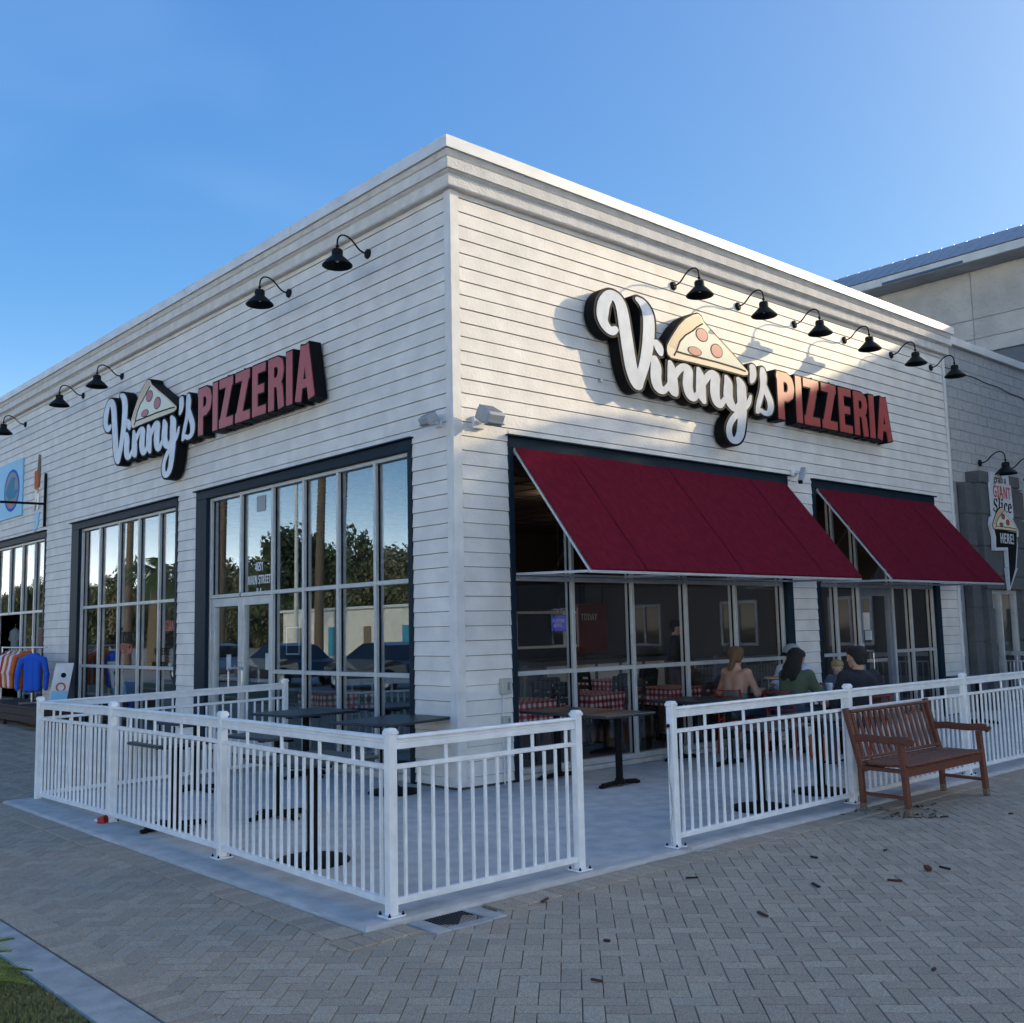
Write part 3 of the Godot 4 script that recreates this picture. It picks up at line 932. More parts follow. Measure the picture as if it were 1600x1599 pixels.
func pizzeria_sign(at_u: float, F0: Dictionary, label: String) -> void:
	# origin of the tracing: 2.0 along the wall from the frame's origin, 4.6 up
	var F := off_frame(F0, at_u, 4.6)
	var S := thing("pizzeria_sign", label, "sign", Vector3.ZERO, 0.0, "pizzeria channel letter signs on the two fronts")
	var z := 0.215
	var sx := 0.66
	var script := []
	for p in [
		[0.40, 0.70, 0.040, 0.33, 0.665, 0.052, 0.24, 0.70, 0.055, 0.18, 0.78, 0.060, 0.18, 0.88, 0.070, 0.22, 1.01, 0.070, 0.32, 1.12, 0.060, 0.43, 1.115, 0.064, 0.51, 1.04, 0.068, 0.55, 0.92, 0.071, 0.58, 0.75, 0.073, 0.62, 0.52, 0.075, 0.67, 0.27, 0.074, 0.73, 0.12, 0.072, 0.78, 0.055, 0.066],
		[0.84, 1.17, 0.032, 0.94, 1.13, 0.054, 1.02, 1.03, 0.068, 1.04, 0.87, 0.073, 1.0, 0.58, 0.071, 0.92, 0.33, 0.062, 0.83, 0.14, 0.058, 0.78, 0.055, 0.066],
		[1.175, 0.67, 0.034, 1.22, 0.605, 0.057, 1.25, 0.535, 0.034],
		[1.13, 0.45, 0.038, 1.15, 0.34, 0.068, 1.14, 0.19, 0.068, 1.18, 0.08, 0.062, 1.27, 0.05, 0.044, 1.37, 0.12, 0.032, 1.46, 0.24, 0.03],
		[1.43, 0.45, 0.028, 1.46, 0.36, 0.054, 1.47, 0.22, 0.068, 1.48, 0.09, 0.068, 1.52, 0.04, 0.036],
		[1.48, 0.22, 0.032, 1.59, 0.36, 0.044, 1.71, 0.43, 0.046, 1.80, 0.40, 0.060, 1.79, 0.29, 0.067, 1.78, 0.18, 0.067, 1.82, 0.07, 0.060, 1.90, 0.04, 0.044, 2.01, 0.13, 0.032],
		[2.02, 0.45, 0.028, 2.05, 0.37, 0.055, 2.06, 0.25, 0.068, 2.06, 0.12, 0.068, 2.11, 0.02, 0.036],
		[2.08, 0.22, 0.032, 2.20, 0.36, 0.045, 2.30, 0.43, 0.047, 2.39, 0.40, 0.061, 2.37, 0.29, 0.068, 2.36, 0.17, 0.068, 2.39, 0.06, 0.060, 2.47, 0.02, 0.044, 2.58, 0.12, 0.032],
		[2.63, 0.43, 0.030, 2.67, 0.35, 0.060, 2.66, 0.25, 0.067, 2.66, 0.14, 0.068, 2.73, 0.04, 0.058, 2.82, 0.015, 0.042, 2.92, 0.10, 0.034],
		[2.91, 0.44, 0.034, 2.97, 0.36, 0.066, 2.97, 0.25, 0.072, 2.97, 0.11, 0.072, 2.96, -0.04, 0.068, 2.93, -0.22, 0.060, 2.88, -0.36, 0.056, 2.79, -0.435, 0.048, 2.69, -0.43, 0.044, 2.64, -0.35, 0.042, 2.66, -0.24, 0.040, 2.74, -0.14, 0.040, 2.87, -0.04, 0.040, 3.02, 0.05, 0.040, 3.13, 0.14, 0.034, 3.18, 0.24, 0.018]]:
		script.append_array(chain(p))
	var tail := []
	for p in [[3.26, 0.66, 0.050, 3.265, 0.57, 0.052, 3.24, 0.49, 0.042, 3.21, 0.445, 0.022]]: tail.append_array(chain(p))
	var ess := []
	for p in [[3.50, 0.665, 0.040, 3.51, 0.58, 0.056, 3.50, 0.46, 0.048, 3.46, 0.34, 0.040, 3.40, 0.22, 0.038, 3.35, 0.11, 0.034, 3.305, 0.02, 0.014],
		[3.50, 0.46, 0.046, 3.58, 0.34, 0.050, 3.65, 0.23, 0.050, 3.66, 0.13, 0.048, 3.61, 0.05, 0.040, 3.50, 0.035, 0.036, 3.41, 0.06, 0.032, 3.33, 0.025, 0.022]]: ess.append_array(chain(p))
	for q in [["script_letters", script, 0.030], ["apostrophe", tail, 0.024], ["script_s", ess, 0.026]]:
		var can := obj(q[0], glyph(q[1], 0.009, sx, q[2], 0.05, z, F), M.black, S)
		obj("face", glyph(q[1], 0.009, sx, 0.0, z, z + 0.007, F), M.sign_white, can)
	slice_art(S, F, z + 0.02, 1.0, Vector2.ZERO)
	var y1 := 0.705
	var P := [["b", 3.93, 0.0, 3.93, y1, 0.08], ["c", 3.9, 0.635, 0.07, 4.10, 0.635, 0.07], ["c", 4.10, 0.635, 0.07, 4.18, 0.585, 0.078], ["c", 4.18, 0.585, 0.078, 4.205, 0.50, 0.084], ["c", 4.205, 0.50, 0.084, 4.18, 0.40, 0.078], ["c", 4.18, 0.40, 0.078, 4.10, 0.345, 0.066], ["c", 4.10, 0.345, 0.066, 3.95, 0.345, 0.066]]
	var Rr := [["b", 6.035, 0.0, 6.035, y1, 0.075], ["c", 6.02, 0.64, 0.065, 6.20, 0.64, 0.065], ["c", 6.20, 0.64, 0.065, 6.28, 0.59, 0.075], ["c", 6.28, 0.59, 0.075, 6.295, 0.51, 0.078], ["c", 6.295, 0.51, 0.078, 6.27, 0.42, 0.074], ["c", 6.27, 0.42, 0.074, 6.20, 0.37, 0.062], ["c", 6.20, 0.37, 0.062, 6.05, 0.37, 0.062], ["c", 6.20, 0.37, 0.06, 6.27, 0.27, 0.07], ["b", 6.26, 0.3, 6.30, 0.0, 0.076]]
	var let := [["letter_p", P], ["letter_i", [["b", 4.40, 0.0, 4.40, y1, 0.078]]],
		["letter_z", [["b", 4.53, 0.64, 4.95, 0.64, 0.065], ["b", 4.53, 0.065, 4.95, 0.065, 0.065], ["b", 4.61, 0.02, 4.87, 0.685, 0.085]]],
		["letter_z", [["b", 5.025, 0.64, 5.44, 0.64, 0.065], ["b", 5.02, 0.065, 5.445, 0.065, 0.065], ["b", 5.105, 0.02, 5.36, 0.685, 0.085]]],
		["letter_e", [["b", 5.59, 0.0, 5.59, y1, 0.075], ["b", 5.55, 0.645, 5.885, 0.645, 0.06], ["b", 5.55, 0.36, 5.84, 0.36, 0.058], ["b", 5.55, 0.06, 5.89, 0.06, 0.06]]],
		["letter_r", Rr], ["letter_i", [["b", 6.51, 0.0, 6.51, y1, 0.078]]],
		["letter_a", [["b", 6.73, 0.0, 6.875, y1, 0.075], ["b", 7.06, 0.0, 6.915, y1, 0.075], ["b", 6.76, 0.21, 7.03, 0.21, 0.055], ["b", 6.82, 0.66, 6.97, 0.66, 0.045]]]]
	for q in let:
		var can := obj(q[0], glyph(q[1], 0.012, 1.0, 0.022, 0.05, z, F), M.black, S)
		obj("face", glyph(q[1], 0.012, 1.0, 0.0, z, z + 0.007, F), M.sign_red, can)
	var br := MB.new()
	for u in [0.3, 0.75, 1.3, 1.9, 2.5, 2.9, 3.5, 3.95, 4.4, 4.75, 5.2, 5.65, 6.1, 6.5, 6.95]:
		br.fbox(F, u - 0.02, u + 0.02, 0.06, 0.10, 0.0, 0.06)
		br.fbox(F, u - 0.02, u + 0.02, 0.30, 0.34, 0.0, 0.06)
	obj("standoff", br, M.steel, S)

func make_lamp() -> Node3D:
	# made at the origin for a wall facing +z
	var L := thing("gooseneck_lamp", "", "wall lamp", Vector3.ZERO, 0.0, "black gooseneck lamps over the signs")
	var m := MB.new()
	m.lathe(Vector3.ZERO, [Vector2(0.001, 0.035), Vector2(0.03, 0.034), Vector2(0.058, 0.02), Vector2(0.062, 0.0)].map(func(q): return q), 20, Basis(Vector3(1, 0, 0), Vector3(0, 0, 1), Vector3(0, -1, 0)))
	obj("wall_plate", m, M.lamp_black, L)
	m = MB.new()
	var pts := [Vector3(0, 0, 0.02), Vector3(0, 0.002, 0.07), Vector3(0, 0.018, 0.12), Vector3(0, 0.05, 0.16), Vector3(0, 0.09, 0.20), Vector3(0, 0.125, 0.245), Vector3(0, 0.148, 0.295), Vector3(0, 0.155, 0.34), Vector3(0, 0.145, 0.385), Vector3(0, 0.115, 0.42), Vector3(0, 0.075, 0.436), Vector3(0, 0.03, 0.44), Vector3(0, -0.04, 0.44)]
	m.tube(pts, [0.0105], 10)
	obj("arm", m, M.lamp_black, L)
	m = MB.new()
	m.lathe(Vector3(0, 0, 0.44), [Vector2(0.015, -0.02), Vector2(0.02, -0.01), Vector2(0.02, 0.005), Vector2(0.013, 0.012)], 14)
	obj("swivel", m, M.lamp_black, L)
	m = MB.new()
	m.lathe(Vector3(0, -0.25, 0.44), [Vector2(0.17, 0.006), Vector2(0.178, 0.0), Vector2(0.182, 0.004), Vector2(0.180, 0.014), Vector2(0.15, 0.045), Vector2(0.11, 0.085), Vector2(0.078, 0.115), Vector2(0.065, 0.132), Vector2(0.063, 0.142), Vector2(0.066, 0.146), Vector2(0.066, 0.185), Vector2(0.055, 0.205), Vector2(0.02, 0.215), Vector2(0.0, 0.215)], 30)
	m.lathe(Vector3(0, -0.25, 0.44), [Vector2(0.06, 0.12), Vector2(0.10, 0.085), Vector2(0.14, 0.045), Vector2(0.17, 0.006)], 30)
	obj("lamp_shade", m, M.lamp_black, L)
	m = MB.new()
	m.ball(Vector3(0, -0.16, 0.44), Vector3(0.032, 0.045, 0.032), 12)
	obj("bulb", m, M.white_plastic, L)
	return L

func lamps() -> void:
	var L := make_lamp()
	var ords := ["first", "second", "third", "fourth", "fifth", "sixth"]
	var xs := [3.81, 5.26, 6.70, 8.14, 9.65, 11.08]
	for i in 6:
		var t := "black gooseneck lamp over the awning front, %s from the corner of the building" % ords[i]
		if i == 0:
			L.position = Vector3(xs[0], 6.2, 0.016)
			L.set_meta("label", t)
		else: dup(L, Vector3(xs[i], 6.2, 0.016), 0.0, t)
	var lab := ["black gooseneck lamp nearest the corner above the left front's PIZZERIA lettering", "black gooseneck lamp on the left front, second from the building corner", "black gooseneck lamp above the script end of the left pizzeria sign", "black gooseneck lamp just left of the left pizzeria sign", "black gooseneck lamp above the turquoise shop board"]
	for i in 5: dup(L, Vector3(-0.016, 6.225, [-1.584, -3.472, -9.251, -11.136, -14.55][i]), -PI / 2, lab[i])
	dup(L, Vector3(12.95, 4.63, -0.04), 0.0, "black gooseneck lamp on the grey block wall over the slice arrow sign")
	dup(L, Vector3(14.22, 4.63, -0.04), 0.0, "black gooseneck lamp on the grey block wall at the right edge")
	for i in 2: (get_child(get_child_count() - 1 - i) as Node3D).scale = Vector3(1.1, 1.1, 1.1)

func awning(u0: float, u1: float, label: String) -> void:
	var A := thing("awning", label, "awning", Vector3.ZERO, 0.0, "red awnings over the front windows")
	var a := Vector3(0, 3.69, 0.055)
	var b := Vector3(0, 2.262, 1.19)
	var n := int(round((u1 - u0) / 0.92))
	var nor := Vector3(0, b.z - a.z, a.y - b.y).normalized()
	for i in n:
		# cloth widths, each lapped a little over the last; a shallow belly between the rafters
		var m := MB.new()
		var x0 := u0 + (u1 - u0) * i / n - (0.018 if i else 0.0)
		var x1 := u0 + (u1 - u0) * (i + 1) / n
		var lift := 0.006 if i % 2 else 0.0
		var g := func(p: float, q: float) -> Vector3:
			var s := -0.012 * sin(PI * p) * sin(PI * q) + 0.003 * sin(q * 17.0 + i) * sin(p * 9.0)
			return a.lerp(b, q) + Vector3(lerpf(x0, x1, p), 0, 0) + nor * (s + lift)
		for pi in 8:
			for qi in 14:
				var p0 := pi / 8.0
				var p1 := (pi + 1) / 8.0
				var q0 := qi / 14.0
				var q1 := (qi + 1) / 14.0
				var P := [g.call(p0, q0), g.call(p0, q1), g.call(p1, q1), g.call(p1, q0)]
				var N := []
				for c in [[p0, q0], [p0, q1], [p1, q1], [p1, q0]]:
					var dp: Vector3 = g.call(c[0] + 0.01, c[1]) - g.call(c[0] - 0.01, c[1])
					var dq: Vector3 = g.call(c[0], c[1] + 0.01) - g.call(c[0], c[1] - 0.01)
					N.append(dq.cross(dp).normalized())
				m.squad(P, N)
				m.oquad(P[0] - nor * 0.003, P[1] - nor * 0.003, P[2] - nor * 0.003, P[3] - nor * 0.003, -nor)
		m.oquad(g.call(0, 1), g.call(1, 1), g.call(1, 1) + Vector3(0, -0.03, -0.02), g.call(0, 1) + Vector3(0, -0.03, -0.02), Vector3(0, 0, 1))
		obj("cloth_panel", m, M.awning, A)
	for i in n + 1:
		if i > 0 and i < n and i % 2: continue
		var x := u0 + 0.012 + (u1 - u0 - 0.024) * i / n
		var m := MB.new()
		m.bar(a + Vector3(x, 0, 0) - nor * 0.035, b + Vector3(x, 0, 0) - nor * 0.035, 0.028, 0.028, Vector3.RIGHT, 0.003)
		obj("rafter", m, M.alu, A)
		m = MB.new()
		m.bar(Vector3(x, 2.262, 0.03), Vector3(x, 2.235, 1.17), 0.028, 0.028, Vector3.RIGHT, 0.003)
		obj("support_arm", m, M.alu, A)
	var m := MB.new()
	m.bb(u0, u1, 2.215, 2.245, 1.155, 1.185, 0.003)
	obj("front_bar", m, M.alu, A)
	m = MB.new()
	m.bb(u0, u1, 3.655, 3.688, 0.031, 0.052, 0.003)
	obj("wall_bar", m, M.alu, A)
	m = MB.new()
	m.bb(u0, u1, 2.25, 2.275, 0.032, 0.05, 0.003)
	obj("wall_bar", m, M.alu, A)

# ---------------------------------------------------------------- railings
func railing(pts: Array, label: String, skip_first := false, skip_last := false, every := 5) -> Node3D:
	var R := thing("patio_railing", label, "railing", Vector3.ZERO, 0.0, "white railings round the patio")
	for i in pts.size():
		var p: Vector3 = pts[i]
		if (i == 0 and skip_first) or (i == pts.size() - 1 and skip_last): continue
		var m := MB.new()
		m.bb(p.x - 0.03, p.x + 0.03, p.y + 0.008, p.y + 1.055, p.z - 0.03, p.z + 0.03, 0.005)
		var o := obj("post", m, M.white_rail, R)
		m = MB.new()
		m.bb(p.x - 0.036, p.x + 0.036, p.y + 1.045, p.y + 1.065, p.z - 0.036, p.z + 0.036, 0.003)
		m.box(Vector3(p.x, p.y + 1.068, p.z), Vector3(0.036, 0.014, 0.036), Basis(), 0.013)
		obj("cap", m, M.white_rail, o)
		m = MB.new()
		m.bb(p.x - 0.062, p.x + 0.062, p.y + 0.001, p.y + 0.012, p.z - 0.062, p.z + 0.062, 0.003)
		obj("base_plate", m, M.white_rail, o)
		m = MB.new()
		for sx in [-1, 1]:
			for sz in [-1, 1]: m.lathe(Vector3(p.x + sx * 0.048, p.y + 0.011, p.z + sz * 0.048), [Vector2(0.010, 0.0), Vector2(0.010, 0.008), Vector2(0.005, 0.012), Vector2(0.005, 0.02), Vector2(0.0, 0.021)], 6)
		obj("bolt", m, M.gasket, o)
	var pick := MB.new()
	pick.box(Vector3(0, 0.464, 0), Vector3(0.0095, 0.370, 0.0095), Basis(), 0.002)
	var pm := pick.mesh()
	var stub := MB.new()
	stub.box(Vector3(0, 0.911, 0), Vector3(0.0095, 0.045, 0.0095), Basis(), 0.002)
	var sm := stub.mesh()
	for i in pts.size() - 1:
		var a: Vector3 = pts[i]
		var b: Vector3 = pts[i + 1]
		var d := (b - a).normalized()
		var side := d.cross(Vector3.UP).normalized()
		var bas := Basis(d, Vector3.UP, side)
		var tilt := d
		var up2 := side.cross(d).normalized()
		var B2 := Basis(tilt, up2, side)
		var c := (a + b) / 2
		var l := (b - a).length() / 2 - 0.031
		var m := MB.new()
		m.box(c + up2 * 0.975, Vector3(l, 0.019, 0.023), B2, 0.003)
		m.box(c + up2 * 1.003, Vector3(l, 0.008, 0.017), B2, 0.002)
		m.box(c + up2 * 1.023, Vector3(l, 0.012, 0.030), B2, 0.008)
		obj("top_rail", m, M.white_rail, R)
		m = MB.new()
		m.box(c + up2 * 0.853, Vector3(l, 0.014, 0.016), B2, 0.002)
		obj("middle_rail", m, M.white_rail, R)
		m = MB.new()
		m.box(c + up2 * 0.080, Vector3(l, 0.019, 0.018), B2, 0.002)
		obj("bottom_rail", m, M.white_rail, R)
		var k := int(round((b - a).length() / 0.1035))
		for j in range(1, k):
			var p := a.lerp(b, float(j) / k)
			var o := obj("baluster", pm, M.white_rail, R)
			o.position = p
			o.rotation.y = atan2(-d.z, d.x)
			if j % every == every - 1 or (every == 5 and j == k - 4):
				o = obj("spacer", sm, M.white_rail, R)
				o.position = p
				o.rotation.y = atan2(-d.z, d.x)
	return R

func railings() -> void:
	railing([Vector3(-3.22, -0.03, -3.03), Vector3(-3.21, -0.01, -1.05), Vector3(-3.23, 0, 1.17), Vector3(-3.28, 0, 3.43)], "white railing along the left edge of the patio beside the brick path")
	railing([Vector3(-3.28, 0, 3.43), Vector3(-1.70, 0, 3.42)], "short white railing panel from the corner post to the patio gap", true)
	var R := railing([Vector3(-0.67, 0, 3.42), Vector3(1.90, 0, 3.40), Vector3(4.24, 0, 3.40), Vector3(6.65, 0, 3.40), Vector3(9.1, 0, 3.40), Vector3(11.5, 0, 3.40)], "long white railing right of the patio gap, behind the wooden bench")
	railing([Vector3(-3.22, -0.03, -3.03), Vector3(-0.30, 0.02, -3.05)], "white railing across the back of the patio towards the glass doors", true, false, 3)
	railing([Vector3(13.95, 0, -0.65), Vector3(13.2, 0, 0.7), Vector3(12.5, 0, 2.1)], "white railing before the grey block wall at the right")
	# chain hanging from the gap's right post
	var C := thing("chain", "steel chain hooked on the post right of the patio gap, trailing on the bricks", "chain")
	var m := MB.new()
	m.ball(Vector3(-0.712, 0.895, 3.42), Vector3(0.013, 0.02, 0.013), 8)
	obj("hook", m, M.gasket, C)
	var pts := []
	for i in 36: pts.append(Vector3(-0.722 + 0.012 * sin(i * 0.35), 0.885 - i * 0.0247, 3.43 + 0.004 * sin(i * 0.8)))
	for i in 16: pts.append(Vector3(-0.71 + 0.016 * i, 0.010 - 0.001 * i if i < 5 else -0.024, 3.50 + 0.010 * i + 0.01 * sin(i * 1.3)))
	m = MB.new()
	for i in pts.size() - 1:
		var d: Vector3 = (pts[i + 1] - pts[i])
		var s := d.normalized().cross(Vector3(0.3, 0.2, 0.9) if i % 2 else Vector3(0.9, 0.2, -0.3)).normalized() * 0.006
		var ring := []
		for q in 7:
			var an := TAU * q / 6
			ring.append((pts[i] + pts[i + 1]) / 2 + d.normalized() * cos(an) * 0.016 + s * sin(an))
		m.tube(ring, [0.0028], 5, false)
	obj("links", m, M.steel, C)

# ---------------------------------------------------------------- ground
func ground() -> void:
	var m := MB.new()
	m.bb(-400, 500, -0.5, -0.10, -500, 400)
	struct("ground", m, M.bounce_ground)
	m = MB.new()
	m.bb(-4.92, 60, -0.3, -0.066, -30.0, 40.0)
	struct("paving_bed", m, M.paver_bed)
	# far paving, past what can be told apart
	m = MB.new()
	m.bb(-4.70, -0.10, -0.2, 0.34, -30, -24.0)
	m.bb(16.0, 60, -0.2, -0.034, 3.75, 40)
	m.bb(-4.70, 16.0, -0.2, -0.034, 10.6, 40)
	struct("far_paving", m, M.paver_far)
	# patio slab with an eased edge
	m = MB.new()
	var st := [[Vector3(-3.50, 0, -3.14), Vector3(-1, 0, -1)], [Vector3(-3.50, 0, 3.50), Vector3(-1, 0, 1)], [Vector3(14.6, 0, 3.50), Vector3(0, 0, 1)]]
	var pr := [Vector2(0.03, -0.12), Vector2(0.03, -0.028), Vector2(0.022, -0.010), Vector2(0.0, 0.0)]
	m = strip_profile(pr, st)
	m.oquad(Vector3(-3.50, 0, -3.14), Vector3(0.02, 0, -3.14), Vector3(0.02, 0, 3.5), Vector3(-3.5, 0, 3.5), Vector3.UP)
	m.oquad(Vector3(0.02, 0, -0.03), Vector3(14.6, 0, -0.03), Vector3(14.6, 0, 3.5), Vector3(0.02, 0, 3.5), Vector3.UP)
	m.oquad(Vector3(-3.53, -0.12, -3.17), Vector3(0, -0.12, -3.17), Vector3(0, 0, -3.14), Vector3(-3.5, 0, -3.14), Vector3(0, 0.3, -1))
	struct("patio_slab", m, M.concrete)
	# concrete kerb in lengths beside the lawn
	var K := struct_node("kerb")
	var z := 10.4
	while z > -30:
		m = MB.new()
		m.bb(-5.125, -4.908, -0.25, -0.028, z - 2.38 + 0.006, z, 0.008)
		obj("kerb_length", m, M.kerb, K)
		z -= 2.38
	m = MB.new()
	m.bb(-9.0, -5.13, -0.3, -0.045, -60, 30)
	struct("lawn_soil", m, M.soil)
	m = MB.new()
	m.bb(-9.2, -9.0, -0.3, -0.005, -60, 30, 0.02)
	struct("street_kerb", m, M.kerb)
	# turf: short blades
	var bl := MB.new()
	for s in [-1, 1]:
		bl.tri(Vector3(-0.0022, 0, 0), Vector3(0.0022, 0, 0), Vector3(0.003 * s, 0.022, 0.004))
	for s in [-1, 1]:
		bl.tri(Vector3(0.006, 0, -0.002), Vector3(0.006, 0, 0.002), Vector3(0.010, 0.018, 0.003 * s))
		bl.tri(Vector3(-0.007, 0, 0.004), Vector3(-0.004, 0, 0.006), Vector3(-0.010, 0.016, 0.003 * s))
	var mm := MultiMesh.new()
	mm.transform_format = MultiMesh.TRANSFORM_3D
	mm.use_colors = true
	mm.mesh = bl.mesh()
	mm.instance_count = 26000
	var nf := FastNoiseLite.new()
	nf.seed = 3; nf.frequency = 1.3; nf.fractal_octaves = 3
	for i in mm.instance_count:
		var near := i < 19000
		var x := -5.135 - (rng.randf() * 0.9 if near else rng.randf() * 3.5)
		var zz := rng.randf_range(1.6, 4.6) if near else rng.randf_range(-8, 8)
		var k := nf.get_noise_2d(x, zz)
		var sc := rng.randf_range(0.6, 1.35)
		mm.set_instance_transform(i, Transform3D(Basis(Vector3.UP, rng.randf() * TAU).scaled(Vector3(sc * 1.3, sc, sc * 1.3)), Vector3(x, -0.046, zz)))
		var c := Color(0.16, 0.19, 0.055).lerp(Color(0.34, 0.29, 0.13), clampf(0.35 + k * 1.2 + rng.randf_range(-0.25, 0.25), 0, 1))
		mm.set_instance_color(i, c)
	var g := MultiMeshInstance3D.new()
	g.name = "grass"
	g.multimesh = mm
	g.material_override = M.grass_blade
	add_child(g)
	tag(g, "short patchy turf beyond the concrete edging strip", "grass")
	g.set_meta("kind", "stuff")

func pavers() -> void:
	# herringbone of 0.2 x 0.1 pavers laid at 45 degrees, with soldier courses along the edges
	var P := struct_node("brick_paving")
	var b := MB.new()
	b.box(Vector3(0, -0.02, 0), Vector3(0.0982, 0.02, 0.0482), Basis(), 0.0035)
	var pm := b.mesh()
	var list := []   # [transform, dist]
	var cam := Vector3(-6.93, 0, 8.61)
	var w := 0.1
	var e1 := Vector3(0.70711, 0, 0.70711)
	var e2 := Vector3(-0.70711, 0, 0.70711)
	var fwd := Vector3(sin(deg_to_rad(41.98)), 0, -cos(deg_to_rad(41.98)))
	var sidev := Vector3(-fwd.z, 0, fwd.x)
	for a in range(-260, 260):
		for q in range(-260, 260):
			var md := posmod(a - q, 4)
			if md != 0 and md != 3: continue
			var c: Vector3
			var ang: float
			if md == 0: c = e1 * (a + 1) * w + e2 * (q + 0.5) * w
			else: c = e1 * (a + 0.5) * w + e2 * (q + 1) * w
			if c.x < -4.80 or c.x > 16.0 or c.z > 10.6 or c.z < -24: continue
			var inside := false
			if c.z > 3.71: inside = true
			elif c.x < -3.71: inside = true
			elif c.z < -3.30 and c.x < -0.02: inside = true
			if not inside: continue
			var d := c - cam
			var f := d.dot(fwd)
			if f < 1.2 or absf(d.dot(sidev)) > f * 0.62 + 1.5: continue
			var dirv := e1 if md == 0 else e2
			list.append([Vector3(c.x, 0, c.z), atan2(-dirv.z, dirv.x), d.length()])
	# soldier courses
	var z := 10.5
	while z > -20:
		list.append([Vector3(-4.805, 0.008, z), 0.0, (Vector3(-4.805, 0, z) - cam).length()])
		if z < 3.55 and z > -3.3: list.append([Vector3(-3.635, 0.008, z), 0.0, (Vector3(-3.635, 0, z) - cam).length()])
		z -= 0.1005
	var x := -3.73
	while x < 14.5:
		if x < -3.25 or x > -2.72: list.append([Vector3(x, 0.008, 3.64), PI / 2, (Vector3(x, 0, 3.64) - cam).length()])
		x += 0.1005
	list.sort_custom(func(p, q): return p[2] < q[2])
	var nf := FastNoiseLite.new()
	nf.seed = 17; nf.frequency = 0.35; nf.fractal_octaves = 2
	var sunk := func(p: Vector3) -> float: return -0.031 + 0.006 * nf.get_noise_2d(p.x, p.z) + 0.017 * maxf(0.0, -3.4 - p.z)
	# drop the ones out of the picture before counting the three hundred nearest
	var shown := 0
	var rest := []
	for r in list:
		var p: Vector3 = r[0]
		var h: float = sunk.call(p) + p.y + rng.randf_range(-0.0015, 0.0015)
		var bas := Basis(Vector3.UP, r[1] + rng.randf_range(-0.012, 0.012)) * Basis(Vector3.RIGHT, rng.randf_range(-0.008, 0.008)) * Basis(Vector3.BACK, rng.randf_range(-0.006, 0.006))
		var t := Transform3D(bas, Vector3(p.x, h, p.z))
		var d := p - cam
		var f := d.dot(fwd)
		if shown < 298 and f > 3.0 and absf(d.dot(sidev)) < f * 0.49:
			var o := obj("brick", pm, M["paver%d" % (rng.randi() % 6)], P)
			o.transform = t
			shown += 1
		else: rest.append(t)
	var mm := MultiMesh.new()
	mm.transform_format = MultiMesh.TRANSFORM_3D
	mm.use_colors = true
	mm.mesh = pm
	mm.instance_count = rest.size()
	for i in rest.size():
		mm.set_instance_transform(i, rest[i])
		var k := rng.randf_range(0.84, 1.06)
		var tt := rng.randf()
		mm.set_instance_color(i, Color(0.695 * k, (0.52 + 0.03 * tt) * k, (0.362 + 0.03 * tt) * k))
	var g := MultiMeshInstance3D.new()
	g.name = "bricks"
	g.multimesh = mm
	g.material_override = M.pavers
	P.add_child(g)
	g.set_meta("kind", "stuff")

func struct_node(called: String) -> Node3D:
	var o := Node3D.new()
	o.name = called
	add_child(o, true)
	o.set_meta("kind", "structure")
	return o

